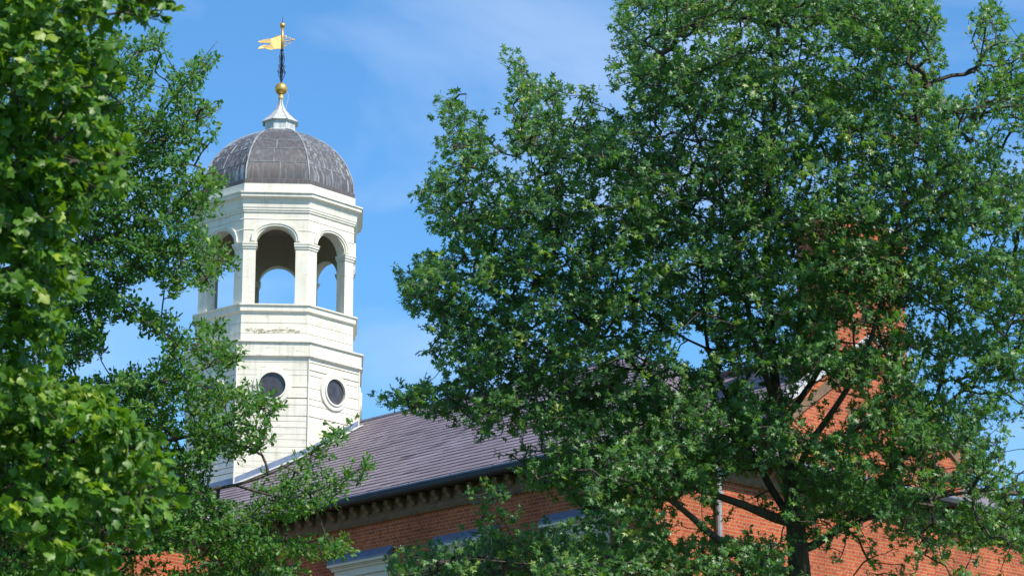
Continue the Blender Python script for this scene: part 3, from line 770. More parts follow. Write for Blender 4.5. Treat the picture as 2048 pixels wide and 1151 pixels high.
def leaf_mesh(name, kind, pos, dirs, nrms, size, tint, mat, parent):
    v, f = leaf_template(kind); n = len(pos)
    d = unit(dirs); nr = unit(nrms - d * (nrms * d).sum(1, keepdims=True)); x = np.cross(d, nr)
    wv = rng.uniform(.6, 1.15, n)
    P = pos[:, None, :] + size[:, None, None] * (v[None, :, 0:1] * wv[:, None, None] * x[:, None, :] + v[None, :, 1:2] * d[:, None, :] + v[None, :, 2:3] * nr[:, None, :])
    k = len(v); P = P.reshape(-1, 3); Fc = (f[None] + (np.arange(n) * k)[:, None, None]).reshape(-1, 3)
    me = bpy.data.meshes.new(name)
    me.vertices.add(len(P)); me.vertices.foreach_set('co', P.astype('f').ravel())
    me.loops.add(Fc.size); me.loops.foreach_set('vertex_index', Fc.astype('i').ravel())
    me.polygons.add(len(Fc)); me.polygons.foreach_set('loop_start', np.arange(0, Fc.size, 3, dtype='i'))
    me.update(calc_edges=True)
    ca = me.color_attributes.new('tint', 'FLOAT_COLOR', 'POINT')
    ca.data.foreach_set('color', np.repeat(tint, k, axis=0).astype('f').ravel())
    me.materials.append(mat)
    o = bpy.data.objects.new(name, me); COL.objects.link(o); o.parent = parent; o.matrix_parent_inverse = parent_inv(parent)
    return o

def make_tree(name, label, depth, trunk, limbs, outline, holes, thick, spacing, kind, leaf, size, nleaf, sprig_len, up, seed, young=0.08, cxhw=None, r_tip=0.006, droop=0.0, maxn=6000, spread=0.9, clump=1.0, pc=(.58, 1.7), ncand=70000, spray=(11, .42, .06), extra=()):
    r = np.random.default_rng(seed)
    pt = lambda q: at(q[0], q[1], depth + (q[2] if len(q) > 2 else 0))
    base = pt(trunk[0][0]); root = thing(name, (base[0], base[1], 0), label, 'tree')
    nodes = []; par = []; seg_id = []; manual = []
    def add_path(pts, rads, parent_idx):
        last = parent_idx; ids = []
        for q, rr in zip(pts, rads):
            nodes.append(q); par.append(last); manual.append(rr); last = len(nodes) - 1; ids.append(last)
        return ids
    def resample(pts, rads, step=0.22):
        P = [pts[0]]; Rr = [rads[0]]
        for i in range(len(pts) - 1):
            L_ = np.linalg.norm(pts[i + 1] - pts[i]); k = max(1, int(L_ / step))
            for j in range(1, k + 1):
                t = j / k; P.append(pts[i] * (1 - t) + pts[i + 1] * t); Rr.append(rads[i] * (1 - t) + rads[i + 1] * t)
        # smooth wiggle
        P = np.array(P); w_ = r.normal(0, .018, P.shape); w_[0] = 0
        P = P + w_
        for _ in range(2): P[1:-1] = (P[:-2] + 2 * P[1:-1] + P[2:]) / 4
        return list(P), Rr
    tp = [pt(q) for q, rr in trunk]; tr_ = [rr for q, rr in trunk]
    tp = [np.array([tp[0][0], tp[0][1], -0.1])] + tp; tr_ = [tr_[0] * 1.35] + tr_
    P, Rr = resample(tp, tr_, .3)
    m = MB(); m.tube(P, Rr, 14); m.build('trunk', BARK, root, smooth=True)
    k0 = next((i for i, q in enumerate(P) if q[2] > 5.0), 0)
    tids = add_path(P[k0:], Rr[k0:], -1)
    limb_ids = set(tids)
    for lb in limbs:
        lp = [pt(q) for q, rr in lb]; lr = [rr for q, rr in lb]
        A = np.array(nodes); j = int(np.argmin(np.linalg.norm(A - lp[0], axis=1)))
        P, Rr = resample([nodes[j]] + lp[1:] if np.linalg.norm(nodes[j] - lp[0]) < 1.0 else [nodes[j]] + lp, lr if np.linalg.norm(nodes[j] - lp[0]) < 1.0 else [lr[0]] + lr, .22)
        m = MB(); m.tube(P, Rr, 9); m.build('limb', BARK, root, smooth=True)
        ids = add_path(P[1:], Rr[1:], j); limb_ids |= set(ids)
    # sprig sites through the crown's volume
    sites = []
    xs = [q[0] for poly in outline for q in poly]; ys = [q[1] for poly in outline for q in poly]
    X0, X1, Y0, Y1 = min(xs), max(xs), min(ys), max(ys)
    cand = ncand
    cx, hw = cxhw or ((X0 + X1) / 2, (X1 - X0) / 2)
    px = r.uniform(X0, X1, cand); py = r.uniform(Y0, Y1, cand)
    ok = np.zeros(cand, bool)
    for poly in outline: ok |= in_poly(px, py, poly)
    keep = np.ones(cand)
    for poly, dens in holes:
        i_ = in_poly(px, py, poly); keep[i_] = np.minimum(keep[i_], dens) if dens <= 1 else dens
    ok &= r.random(cand) < keep
    px, py = px[ok], py[ok]
    th = thick * np.sqrt(np.clip(1 - ((px - cx) / (hw * 1.15)) ** 2, .12, 1))
    dz = r.uniform(-1, 1, len(px)) * th
    # the foliage hangs in flat sprays: thin sprays by a low frequency pattern, then fill each with sprigs
    W = np.array([at(a, b, depth + c) for a, b, c in zip(px, py, dz)])
    fr = r.normal(0, 1, (9, 3)) * np.array([2.6, 2.6, 3.6]) * clump; ph = r.uniform(0, 6.28, 9)
    cl = np.sin(W @ fr.T + ph).sum(1) / 9
    W = W[r.random(len(W)) < np.clip(pc[0] + pc[1] * cl, .015, 1)]
    for poly, k_, *dof in extra:
        ex_ = r.uniform(min(q[0] for q in poly), max(q[0] for q in poly), k_ * 6); ey_ = r.uniform(min(q[1] for q in poly), max(q[1] for q in poly), k_ * 6)
        i_ = np.where(in_poly(ex_, ey_, poly))[0][:k_]
        W = np.vstack([W, [at(ex_[q], ey_[q], depth + (dof[0] if dof else 0) + r.uniform(-1, 1) * thick * .9) for q in i_]])
    def thin(W, sp, cap):
        grid = {}; acc = []
        for q in W:
            c = tuple((q // sp).astype(int)); bad = False
            for a in (-1, 0, 1):
                for b in (-1, 0, 1):
                    for e in (-1, 0, 1):
                        for o_ in grid.get((c[0] + a, c[1] + b, c[2] + e), ()):
                            if ((o_ - q) ** 2).sum() < sp * sp: bad = True
                if bad: break
            if not bad: grid.setdefault(c, []).append(q); acc.append(q)
            if len(acc) >= cap: break
        return np.array(acc)
    n_in, rh, rv = spray
    if n_in > 1:
        Cn = thin(W, spacing * 2.1, 99999)
        acc = []; axis0 = at(cx, (Y0 + Y1) / 2, depth)
        for q in Cn:
            o_ = q - axis0; o_[2] = 0; o_ /= np.linalg.norm(o_) + 1e-6
            tilt = unit(np.array([0, 0, 1.0]) + o_ * .35 + r.normal(0, .18, 3)); e1 = unit(np.cross(tilt, r.normal(0, 1, 3))); e2 = np.cross(tilt, e1)
            k_ = max(3, int(r.normal(n_in, n_in * .25))); ll = r.uniform(.7, 1.25)
            for _ in range(k_):
                aa, rr = r.uniform(0, 6.283), math.sqrt(r.random()) * rh * ll
                acc.append(q + e1 * (math.cos(aa) * rr * 1.25) + e2 * (math.sin(aa) * rr) + tilt * (r.normal(0, rv) - .25 * rr * rr))
        acc = np.array(acc)
        # keep the crown's own outline
        dv = acc - CAM; zz_ = dv @ FW; ax, ay = 1024 + FPX * (dv @ RT) / zz_, 575.5 - FPX * (dv @ UPV) / zz_
        ok = np.zeros(len(acc), bool)
        for poly in outline: ok |= in_poly(ax + np.clip(cx - ax, -1, 1) * 12, ay + 4, poly) | in_poly(ax, ay, poly)
        kp_ = np.ones(len(acc))
        for poly, dens in holes:
            i_ = in_poly(ax, ay, poly); kp_[i_] = np.minimum(kp_[i_], min(1, dens * 1.6))
        acc = acc[ok & (r.random(len(acc)) < kp_)]
        acc = thin(acc[r.permutation(len(acc))], spacing * .42, maxn)
    else: acc = thin(W, spacing, maxn)
    S = np.array(acc)
    # join the sites to the limbs, nearest first, with penalties for length
    NP = np.zeros((len(nodes) + len(S) * 3 + 10, 3)); NP[:len(nodes)] = nodes
    cost0 = np.zeros(len(NP)); cnt = len(nodes)
    D = np.full(len(S), 1e9)
    LA = NP[:cnt]
    for i in range(0, len(S), 500): D[i:i + 500] = np.sqrt(((S[i:i + 500, None] - LA[None]) ** 2).sum(2)).min(1)
    order = np.argsort(D)
    sprig_dir = np.zeros_like(S)
    for i in order:
        q = S[i]; d = np.linalg.norm(NP[:cnt] - q, axis=1)
        below = np.maximum(0, NP[:cnt, 2] - q[2])          # prefer parents that lie below
        sc = d + .14 * cost0[:cnt] + .5 * below
        j = int(np.argmin(sc)); dd = q - NP[j]; dl = np.linalg.norm(dd)
        side = r.normal(0, .06 * dl, 3)
        p1 = NP[j] + dd * .34 + side + np.array([0, 0, .03 * dl]); p2 = NP[j] + dd * .68 + side * .8 + np.array([0, 0, -.02 * dl])
        last = j
        for kq, pq in enumerate((p1, p2, q)):
            NP[cnt] = pq; par.append(last); manual.append(0); cost0[cnt] = cost0[last] + dl / 3; last = cnt; cnt += 1
        sprig_dir[i] = (q - p2) / (np.linalg.norm(q - p2) + 1e-6)
        S_idx = cnt - 1
    NP = NP[:cnt]; par_ = np.array(par); tips = np.zeros(cnt)
    has = np.zeros(cnt, bool); has[par_[par_ >= 0]] = True
    tips[~has] = 1
    for i in range(cnt - 1, -1, -1):
        if par_[i] >= 0: tips[par_[i]] += tips[i]
    rad = r_tip * np.sqrt(np.maximum(1, tips))
    n0 = len(nodes)
    m = MB()
    tv = []; tf = []; base_i = 0
    # twigs: every joint to its parent as a four sided taper
    idx = np.arange(n0, cnt); pi = par_[idx]
    A, Bp = NP[pi], NP[idx]; ra = np.minimum(rad[pi], rad[idx] * 1.6 + .002); rb = rad[idx]
    d = unit(Bp - A); ref = np.tile([.31, .23, .92], (len(d), 1)); x = unit(np.cross(d, ref)); y = np.cross(d, x)
    V = np.zeros((len(idx), 8, 3))
    for k in range(4):
        c_, s_ = math.cos(k * math.pi / 2), math.sin(k * math.pi / 2)
        V[:, k] = A + ra[:, None] * (c_ * x + s_ * y); V[:, 4 + k] = Bp + rb[:, None] * (c_ * x + s_ * y)
    Fq = np.array([[k, (k + 1) % 4, 4 + (k + 1) % 4, 4 + k] for k in range(4)])
    Fa = (Fq[None] + (np.arange(len(idx)) * 8)[:, None, None]).reshape(-1, 4)
    me = bpy.data.meshes.new('twigs'); me.vertices.add(V.shape[0] * 8); me.vertices.foreach_set('co', V.astype('f').ravel())
    me.loops.add(Fa.size); me.loops.foreach_set('vertex_index', Fa.astype('i').ravel()); me.polygons.add(len(Fa)); me.polygons.foreach_set('loop_start', np.arange(0, Fa.size, 4, dtype='i'))
    me.update(calc_edges=True); me.materials.append(BARK)
    o = bpy.data.objects.new('twigs', me); COL.objects.link(o); o.parent = root; o.matrix_parent_inverse = parent_inv(root); o['kind'] = 'stuff'
    # leaves: fans along each sprig
    ns = len(S); K = nleaf
    sd_ = unit(sprig_dir * .8 + np.array([0, 0, up]) + r.normal(0, .25, S.shape))
    Ls = sprig_len * r.uniform(.6, 1.25, ns)
    s = r.uniform(0, 1, (ns, K)) ** .75
    n_keep = r.random((ns, K)) < .9
    pos = S[:, None] + sd_[:, None] * (Ls[:, None] * (s - .35))[..., None] + r.normal(0, .02, (ns, K, 3))
    ru = unit(r.normal(0, 1, (ns, K, 3)))
    dirs = unit(sd_[:, None] * (.35 + .5 * s[..., None]) + ru * spread + np.array([0, 0, -droop]))
    sun_n = np.array(sun_dir)
    axis_c = at(cx, (Y0 + Y1) / 2, depth); outw = S - axis_c; outw[:, 2] *= .4; outw = unit(outw)
    clump_n = unit(r.normal(0, .35, (ns, 1, 3)) + np.array([0, 0, .40]) + sun_n * .85 + outw[:, None] * .55)
    nr = unit(clump_n + r.normal(0, .42, (ns, K, 3)))
    sz = size * r.uniform(.62, 1.2, (ns, K)) * (1 - .15 * (s > .9))
    yg = (r.random(ns) < young) * r.uniform(.45, 1, ns)
    shade = np.clip(r.normal(.5, .22, ns), 0, 1)
    t0 = np.clip(shade[:, None] + r.normal(0, .2, (ns, K)), 0, 1)
    t1 = np.clip(yg[:, None] * np.clip(s + .2, 0, 1) + (r.random((ns, K)) < .012) * .9, 0, 1)
    kp = n_keep.ravel()
    tint = np.stack([t0.ravel(), t1.ravel(), np.zeros(ns * K), np.ones(ns * K)], 1)[kp]
    leaf_mesh('crown', kind, pos.reshape(-1, 3)[kp], dirs.reshape(-1, 3)[kp], nr.reshape(-1, 3)[kp], sz.ravel()[kp], tint, leaf, root)
    print(name, 'sprigs', ns, 'leaves', int(kp.sum()))
    return root

# --- the large oak on the right
oak_trunk = [((1606, 1400), .19), ((1602, 1151), .165), ((1592, 1050), .14), ((1584, 985), .115), ((1572, 910), .10), ((1558, 840), .085), ((1546, 740), .07), ((1536, 600), .06), ((1532, 450), .05), ((1545, 250), .04), ((1556, 80), .03), ((1566, -120), .015)]
oak_limbs = [
    [((1590, 1048, 0), .085), ((1545, 1036, -.3), .075), ((1490, 1012, -.5), .060), ((1410, 982, -.7), .046), ((1330, 950, -1.0), .032), ((1250, 925, -1.2), .021), ((1150, 905, -1.4), .012), ((1050, 900, -1.5), .012)],
    [((1600, 1150, 0), .07), ((1480, 1110, -.9), .058), ((1405, 1055, -1.1), .05), ((1365, 1018, -1.3), .042), ((1312, 978, -1.5), .033), ((1240, 960, -1.7), .022), ((1150, 930, -1.8), .022), ((1080, 960, -2.0), .012)],
    [((1580, 1015, 0), .06), ((1545, 985, .2), .055), ((1520, 935, .3), .05), ((1500, 895, .4), .044), ((1455, 860, .3), .036), ((1380, 820, .2), .03), ((1280, 740, 0), .024), ((1180, 660, -.2), .018), ((1080, 560, -.4), .010)],
    [((1500, 895, .4), .04), ((1475, 840, .6), .036), ((1440, 765, .8), .034), ((1424, 730, .8), .033), ((1407, 700, .8), .030), ((1414, 660, .9), .024), ((1405, 560, 1.0), .018), ((1390, 450, 1.0), .014), ((1345, 371, .9), .011), ((1325, 320, .9), .008)],
    [((1407, 700, .8), .02), ((1376, 685, .8), .017), ((1330, 660, .9), .014), ((1270, 600, .9), .010)],
    [((1563, 865, 0), .06), ((1545, 800, -.5), .05), ((1500, 640, -.9), .04), ((1480, 520, -1.0), .032), ((1460, 430, -1.0), .026), ((1400, 280, -1.0), .018), ((1330, 130, -1.0), .011)],
    [((1565, 875, 0), .055), ((1600, 800, .4), .05), ((1640, 740, .6), .042), ((1672, 640, .8), .036), ((1690, 520, .8), .03), ((1668, 350, .8), .024), ((1690, 240, .8), .018), ((1720, 100, .8), .010)],
    [((1582, 965, 0), .055), ((1610, 900, -.4), .05), ((1651, 846, -.6), .046), ((1703, 770, -.8), .04), ((1750, 660, -.9), .032), ((1780, 520, -.9), .026), ((1820, 350, -.9), .018), ((1850, 180, -.8), .010)],
    [((1600, 1105, 0), .07), ((1625, 1096, .3), .065), ((1658, 1072, .6), .058), ((1715, 1020, .8), .048), ((1790, 930, 1.0), .04), ((1860, 830, 1.1), .034), ((1888, 755, 1.2), .03), ((1900, 640, 1.2), .024), ((1915, 480, 1.1), .018), ((1950, 250, 1.0), .010)],
    [((1620, 1100, .3), .045), ((1700, 1050, -.6), .04), ((1800, 1010, -.9), .033), ((1900, 985, -1.1), .024), ((2010, 975, -1.2), .014)],
    [((1532, 470, 0), .03), ((1556, 380, .2), .026), ((1575, 250, .3), .020), ((1603, 90, .3), .011), ((1620, -60, .3), .006)],
    [((1180, 660, -.2), .018), ((1100, 480, -.2), .014), ((1070, 360, -.1), .011), ((1045, 200, 0), .006)],
    [((1080, 560, -.4), .012), ((960, 480, -.4), .010), ((920, 330, -.4), .007), ((935, 190, -.4), .004)],
    [((1280, 740, 0), .02), ((1100, 700, -.6), .016), ((950, 640, -.8), .011), ((830, 570, -.9), .006)],
    [((1380, 820, .2), .024), ((1200, 790, -.8), .018), ((1000, 790, -1.2), .012), ((860, 800, -1.3), .007), ((770, 795, -1.3), .004)],
    [((1850, 840, 1.1), .03), ((1930, 780, .6), .022), ((2000, 700, .3), .015), ((2060, 560, .2), .008)],
    [((1480, 1110, -.9), .026), ((1350, 1150, -1.2), .022), ((1200, 1140, -1.5), .016), ((1050, 1125, -1.7), .011), ((900, 1115, -1.8), .006)],
]
oak_out = [
    [(1255, -60), (1245, 20), (1236, 80), (1240, 150), (1258, 205), (1230, 215), (1205, 230), (1192, 185), (1178, 185), (1160, 230), (1135, 185), (1105, 180), (1078, 170), (1050, 150), (1033, 100), (1026, 120), (1036, 170), (1018, 190), (1032, 220), (1040, 290), (1020, 310), (1052, 350), (1010, 350), (1000, 330), (975, 300), (975, 235), (940, 235), (905, 190), (900, 235), (893, 260), (900, 310), (880, 325), (875, 375), (840, 378), (850, 400), (862, 430), (890, 470), (925, 505), (880, 525), (840, 520), (850, 560), (800, 540), (815, 580), (818, 620), (855, 640), (872, 680), (860, 705), (885, 745), (850, 775), (800, 785), (755, 798), (800, 815), (860, 828), (905, 840), (955, 878), (1000, 872), (1035, 850), (1085, 880), (1010, 915), (1050, 930), (1060, 965), (1100, 985), (1150, 1000), (1180, 1040), (1130, 1055), (1060, 1065), (990, 1072), (930, 1050), (860, 1090), (800, 1125), (790, 1190), (1640, 1190), (1640, 1120), (1660, 1190), (2120, 1190), (2120, -60)],
    [(945, 990), (990, 975), (1045, 1000), (1040, 1050), (960, 1050)],
]
oak_holes = [
    ([(1040, 860), (1110, 850), (1075, 925), (1015, 925)], .25),
    ([(945, 990), (990, 970), (1052, 1000), (1045, 1052), (960, 1050)], .35),
    ([(855, 1045), (950, 1035), (960, 1090), (865, 1098)], .08),
    ([(1060, 985), (1140, 1000), (1240, 1035), (1220, 1075), (1080, 1072), (1050, 1030)], .22),
    ([(1360, 665), (1400, 650), (1430, 690), (1415, 745), (1375, 745), (1350, 710)], .0),
    ([(1430, 725), (1470, 735), (1480, 770), (1435, 775)], .0),
    ([(1325, 740), (1345, 745), (1345, 765), (1325, 762)], .1),
    ([(1500, 748), (1570, 735), (1575, 800), (1500, 800)], .12),
    ([(1590, 765), (1640, 735), (1655, 760), (1600, 800)], .10),
    ([(1586, 800), (1640, 775), (1720, 770), (1735, 820), (1690, 862), (1600, 875)], .05),
    ([(1668, 655), (1740, 640), (1730, 700), (1665, 715)], .10),
    ([(1320, 1000), (1400, 985), (1400, 1080), (1340, 1100)], .06),
    ([(1430, 945), (1560, 930), (1568, 1010), (1560, 1085), (1430, 1075)], .06),
    ([(1400, 985), (1440, 985), (1440, 1080), (1395, 1080)], .35),
    ([(1868, 895), (1930, 895), (1930, 945), (1868, 940)], .15),
    ([(1880, 985), (1945, 990), (1945, 1025), (1880, 1010)], .2),
    ([(1960, 985), (2000, 985), (2000, 1030), (1960, 1025)], .35),
    ([(1640, 1050), (1800, 1035), (1830, 1090), (2048, 1100), (2120, 1105), (2120, 1190), (1640, 1190)], .10),
    ([(1560, 960), (1600, 960), (1600, 1190), (1560, 1190)], .12), ([(1590, 1100), (1640, 1100), (1640, 1190), (1590, 1190)], .08),
    ([(1540, 160), (1600, 150), (1600, 265), (1545, 265)], .30),
    ([(1230, 225), (1330, 230), (1340, 300), (1240, 330)], .45),
    ([(1640, 220), (1760, 250), (1730, 400), (1620, 400)], .45),
    ([(1810, 590), (1875, 600), (1870, 680), (1940, 710), (1975, 760), (1900, 815), (1840, 770), (1812, 680)], .30),
    ([(1940, 850), (2048, 770), (2120, 780), (2120, 960), (2020, 950), (1985, 905)], .16),
    ([(1930, -60), (1942, 40), (1950, 170), (1905, 230), (1880, 160), (1875, 60), (1850, -60)], .0),
    ([(1932, -60), (1940, 45), (1985, 15), (2015, 30), (2030, 90), (2120, 80), (2120, -60)], .0),
    ([(1940, 40), (2015, 20), (2040, 90), (2040, 150), (1940, 180)], .35),
    ([(1900, 150), (2120, 100), (2120, 700), (1880, 700)], .62), ([(1225, 640), (1300, 650), (1290, 730), (1220, 700)], .35), ([(1010, 310), (1060, 320), (1060, 360), (1000, 350)], .0), ([(1120, 185), (1170, 200), (1160, 260), (1130, 240)], .1), ([(1195, 190), (1240, 210), (1225, 240), (1195, 235)], .0),
    ([(2005, 260), (2120, 260), (2120, 350), (2010, 340)], .12),
    ([(1180, 400), (1215, 330), (1240, 380), (1200, 430)], .2),
    ([(1100, 370), (1200, 300), (1190, 420), (1120, 430)], .5),
    ([(1360, 500), (1430, 530), (1420, 600), (1350, 570)], .4),
    ([(895, 190), (905, 175), (985, 215), (975, 300), (893, 300)], .55),
    ([(1690, -60), (1840, -60), (1840, 180), (1700, 180)], .7),
]
make_tree('oak_tree', 'big dark green oak with pointed glossy leaves in front of the brick gable', 42.0, oak_trunk, oak_limbs, oak_out, oak_holes, 2.1, 0.24, 'star', OAKLEAF, 0.122, 13, 0.24, .35, 3, young=.09, cxhw=(1500, 760), maxn=13300, pc=(.40, 2.1), extra=[([(1600, 410), (1820, 410), (1820, 660), (1600, 660)], 160), ([(1040, 850), (1290, 850), (1290, 1000), (1120, 980)], 30), ([(1760, 680), (1960, 800), (1960, 1040), (1760, 1000)], 60), ([(1150, 880), (1400, 900), (1400, 980), (1180, 960)], 30, -1.2), ([(1800, 590), (1960, 700), (1950, 800), (1830, 760)], 12), ([(1150, 1020), (1260, 1040), (1260, 1150), (1060, 1150), (1100, 1075)], 22, -1.6),
    ([(782, 525), (830, 580), (850, 625), (800, 605)], 10), ([(738, 790), (800, 780), (850, 790), (840, 830), (790, 825)], 12), ([(900, 182), (908, 182), (915, 240), (895, 240)], 4), ([(938, 170), (944, 170), (950, 250), (935, 250)], 3), ([(1026, 86), (1040, 90), (1050, 150), (1018, 150)], 7), ([(826, 368), (860, 380), (880, 440), (850, 430)], 6), ([(1168, 165), (1190, 170), (1195, 230), (1170, 230)], 6), ([(1985, 20), (2005, 22), (2020, 120), (1985, 120)], 6), ([(1932, 50), (1945, 50), (1955, 150), (1930, 150)], 5)], spray=(17, .55, .07))

# --- the small leaved oak on the left, its branches crossing the cupola
lo_trunk = [((-60, 1500), .24), ((-55, 1151), .20), ((-50, 900), .17), ((-40, 700), .14), ((-20, 500), .11), ((10, 300), .08), ((40, 100), .05), ((60, -120), .02)]
lo_limbs = [
    [((-25, 520, 0), 0.0434), ((90, 440, .2), 0.0372), ((200, 380, .3), 0.0310), ((270, 300, .3), 0.0236), ((330, 215, .3), 0.0161), ((390, 140, .3), 0.0087), ((432, 85, .3), 0.0031)],
    [((270, 300, .3), 0.0186), ((350, 260, 0), 0.0124), ((400, 235, 0), 0.0074), ((440, 215, 0), 0.0031)],
    [((-30, 560, 0), 0.0434), ((100, 510, -.2), 0.0372), ((230, 470, -.3), 0.0279), ((330, 440, -.3), 0.0186), ((420, 380, -.3), 0.0087), ((432, 345, -.3), 0.0050)],
    [((230, 470, -.3), 0.0217), ((330, 500, -.4), 0.0161), ((400, 530, -.4), 0.0099), ((470, 540, -.4), 0.0037)],
    [((-40, 700, 0), 0.0434), ((90, 640, .3), 0.0372), ((200, 590, .3), 0.0279), ((250, 625, .3), 0.0211), ((320, 665, .3), 0.0161), ((390, 690, .3), 0.0112), ((430, 665, .3), 0.0037)],
    [((-45, 860, 0), 0.0465), ((60, 830, -.2), 0.0403), ((180, 790, -.3), 0.0310), ((300, 770, -.3), 0.0223), ((400, 740, -.3), 0.0136), ((475, 710, -.3), 0.0037)],
    [((-50, 960, 0), 0.0496), ((100, 930, .1), 0.0434), ((250, 900, .1), 0.0341), ((350, 880, .1), 0.0260), ((450, 850, .1), 0.0161), ((540, 810, .1), 0.0043)],
    [((-52, 1040, 0), 0.0527), ((120, 1020, -.3), 0.0465), ((280, 1000, -.4), 0.0372), ((370, 990, -.4), 0.0310), ((470, 970, -.4), 0.0223), ((570, 940, -.4), .009), ((640, 895, -.4), .006), ((698, 838, -.4), .003)],
    [((470, 985, -.4), 0.0186), ((580, 1000, -.6), 0.0136), ((660, 975, -.6), 0.0099), ((745, 920, -.6), 0.0031)],
    [((-53, 1090, 0), 0.0496), ((150, 1110, .3), 0.0434), ((300, 1105, .4), 0.0341), ((400, 1080, .4), 0.0279), ((520, 1085, .4), 0.0186), ((610, 1085, .4), 0.0124), ((700, 1070, .4), 0.0037)],
    [((10, 300, 0), 0.0310), ((100, 230, .4), 0.0248), ((200, 180, .5), 0.0186), ((280, 110, .5), 0.0124), ((320, 60, .5), 0.0037)],
]
lo_out = [
    [(-40, 60), (235, 75), (255, 100), (320, 65), (322, 90), (310, 130), (300, 168), (268, 215), (275, 235), (310, 225), (335, 190), (345, 148), (390, 120), (415, 108), (438, 82), (432, 115), (412, 140), (392, 160), (385, 190), (360, 210), (400, 215), (440, 212), (418, 225), (410, 250), (415, 285), (388, 300), (372, 325), (350, 345), (370, 370), (405, 345), (435, 345), (428, 385), (418, 420), (405, 450), (425, 500), (474, 536), (450, 552), (425, 560), (398, 588), (380, 560), (345, 560), (352, 595), (330, 592), (308, 555), (285, 550), (262, 578), (240, 600), (268, 595), (290, 625), (330, 635), (370, 675), (405, 640), (442, 660), (430, 695), (480, 697), (470, 725), (440, 752), (430, 780), (470, 775), (500, 765), (515, 785), (545, 800), (540, 860), (525, 890), (480, 920), (430, 930), (460, 960), (540, 950), (600, 915), (640, 880), (700, 830), (695, 860), (655, 895), (620, 940), (660, 960), (745, 917), (720, 958), (690, 988), (650, 1010), (600, 1040), (560, 1060), (520, 1080), (590, 1075), (700, 1070), (700, 1098), (640, 1120), (560, 1110), (600, 1150), (560, 1190), (-150, 1190), (-150, 60)],
]
lo_holes = [
    ([(225, 90), (255, 60), (262, 100), (240, 130)], .2),
    ([(245, 580), (300, 560), (360, 610), (355, 640), (290, 620)], .05),
    ([(195, 650), (240, 640), (290, 650), (340, 690), (320, 730), (240, 740), (150, 780), (125, 760), (130, 735), (200, 715), (215, 705)], .03),
    ([(330, 790), (372, 800), (385, 880), (360, 925), (335, 880)], .30),
    ([(418, 922), (475, 915), (540, 925), (490, 1010), (430, 1005)], .015),
    ([(500, 985), (600, 950), (640, 930), (690, 930), (640, 985), (560, 1020)], .45),
    ([(380, 670), (420, 690), (400, 720), (370, 700)], .5),
    ([(395, 800), (440, 770), (440, 850), (400, 870)], .5),
    ([(265, 1105), (400, 1095), (400, 1150), (265, 1150)], .25),
    ([(540, 1040), (610, 1030), (600, 1075), (540, 1080)], .2),
    ([(-150, 60), (-40, 60), (-40, 1190), (-150, 1190)], .35),
    ([(-40, 60), (110, 60), (110, 900), (-40, 900)], .35),
    ([(300, 240), (345, 215), (375, 280), (330, 320)], .6),
]
make_tree('small_leaved_oak', 'mid green oak with small round lobed leaves reaching across the white cupola', 38.0, lo_trunk, lo_limbs, lo_out, lo_holes, 1.25, 0.175, 'round', SMALLLEAF, 0.086, 15, 0.175, .3, 5, young=.05, cxhw=(200, 620), maxn=9500, r_tip=.0042, pc=(.85, 1.5), spray=(12, .31, .05), extra=[([(390, 860), (555, 800), (550, 890), (420, 915)], 22), ([(380, 830), (480, 820), (470, 915), (385, 920)], 20), ([(590, 900), (700, 826), (690, 870), (610, 960)], 14), ([(400, 620), (480, 690), (470, 740), (390, 760)], 16), ([(180, 770), (380, 740), (380, 860), (200, 860)], 26), ([(330, 950), (640, 985), (600, 1150), (300, 1150)], 85), ([(600, 1060), (705, 1070), (640, 1120), (590, 1100)], 9), ([(600, 990), (740, 925), (690, 985), (620, 1030)], 12), ([(432, 74), (440, 76), (432, 130), (410, 130)], 5), ([(430, 205), (446, 210), (420, 240), (405, 235)], 4), ([(430, 500), (482, 533), (440, 570), (400, 560)], 8)])

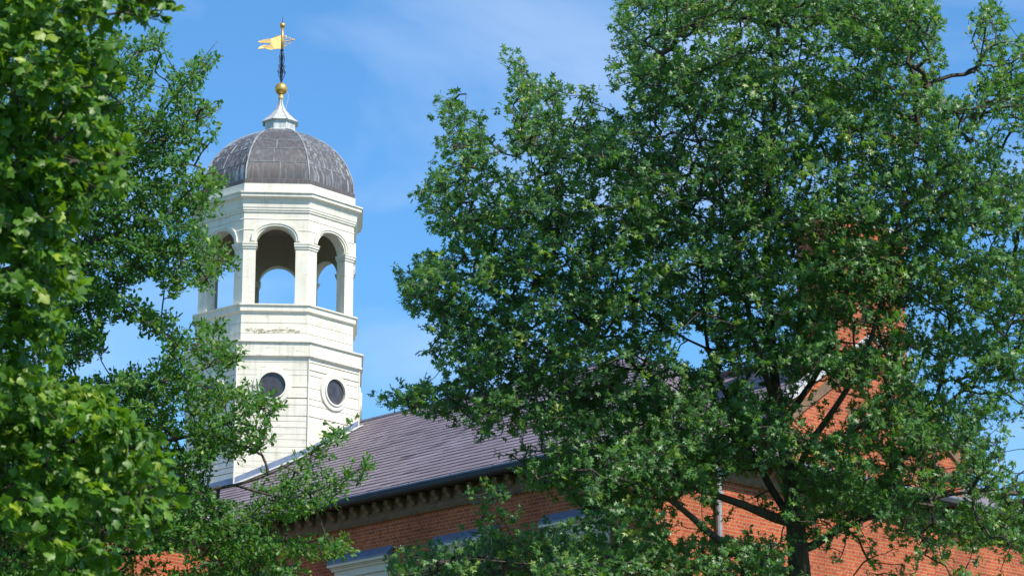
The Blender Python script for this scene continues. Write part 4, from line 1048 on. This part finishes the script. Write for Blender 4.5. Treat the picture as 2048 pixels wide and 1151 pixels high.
# --- the near maple at the left edge
ma_trunk = [((-420, 1700), .2), ((-410, 1151), .17), ((-390, 800), .14), ((-360, 500), .11), ((-330, 200), .08), ((-300, -200), .03)]
ma_limbs = [
    [((-400, 900, 0), .06), ((-250, 860, 0), .05), ((-100, 840, .5), .024), ((40, 850, .5), .015), ((150, 880, .4), .010), ((260, 930, .3), .006), ((320, 990, .1), .003)],
    [((-405, 1020, 0), .05), ((-200, 1000, -.3), .04), ((0, 990, -.4), .028), ((120, 1010, -.4), .018), ((210, 1060, -.4), .006)],
    [((-390, 800, 0), .05), ((-200, 700, .2), .04), ((-60, 610, .2), .028), ((40, 540, .2), .018), ((110, 520, .2), .006)],
    [((-370, 600, 0), .05), ((-200, 480, -.2), .04), ((-50, 380, -.3), .028), ((80, 300, -.3), .018), ((200, 240, -.3), .008), ((240, 200, -.3), .003)],
    [((-345, 400, 0), .045), ((-200, 250, .3), .035), ((-50, 130, .3), .026), ((100, 60, .3), .016), ((230, 20, .3), .009), ((330, 15, .3), .003)],
    [((80, 300, -.3), .014), ((160, 340, -.3), .009), ((240, 340, -.3), .003)],
    [((-330, 150, 0), .045), ((-150, -60, -.3), .035), ((50, -240, -.8), .026), ((300, -360, -1.1), .016), ((520, -400, -1.3), .006)],  # added limb out of view above, carries the shading overhang
]
ma_out = [
    [(-260, -60), (330, -60), (335, 10), (318, 45), (290, 35), (240, 35), (220, 60), (215, 110), (225, 150), (220, 200), (228, 245), (250, 330), (235, 380), (170, 395), (150, 440), (135, 500), (155, 560), (120, 610), (95, 690), (110, 730), (80, 760), (130, 780), (205, 790), (240, 830), (280, 865), (335, 945), (352, 1020), (305, 1055), (255, 1070), (225, 1110), (230, 1190), (120, 1190), (60, 1060), (0, 1035), (-260, 1100)],
]
ma_holes = [
    ([(-20, 660), (90, 690), (120, 740), (60, 765), (-20, 745)], .25),
    ([(-480, -60), (-30, -60), (-30, 1190), (-480, 1190)], .55),
    ([(150, 60), (225, 55), (225, 110), (160, 120)], .35),
    ([(-20, 500), (20, 520), (40, 640), (-20, 650)], .4),
    ([(60, 990), (110, 1000), (110, 1060), (50, 1040)], .4),
]
make_tree('maple_tree', 'near maple with broad bright yellow green leaves filling the left edge', 22.0, ma_trunk, ma_limbs, ma_out, ma_holes, 1.0, 0.125, 'maple', MAPLELEAF, 0.097, 8, 0.13, .1, 9, young=.10, cxhw=(-60, 460), maxn=9000, r_tip=.0028, droop=.35, clump=1.6, pc=(.30, 2.6), ncand=90000, spray=(8, .17, .025), extra=[([(60, -640), (620, -640), (640, -190), (330, -150), (60, -150)], 190, -1.1)])  # extra: unseen overhang of sprays above view, added to shade the upper left crown
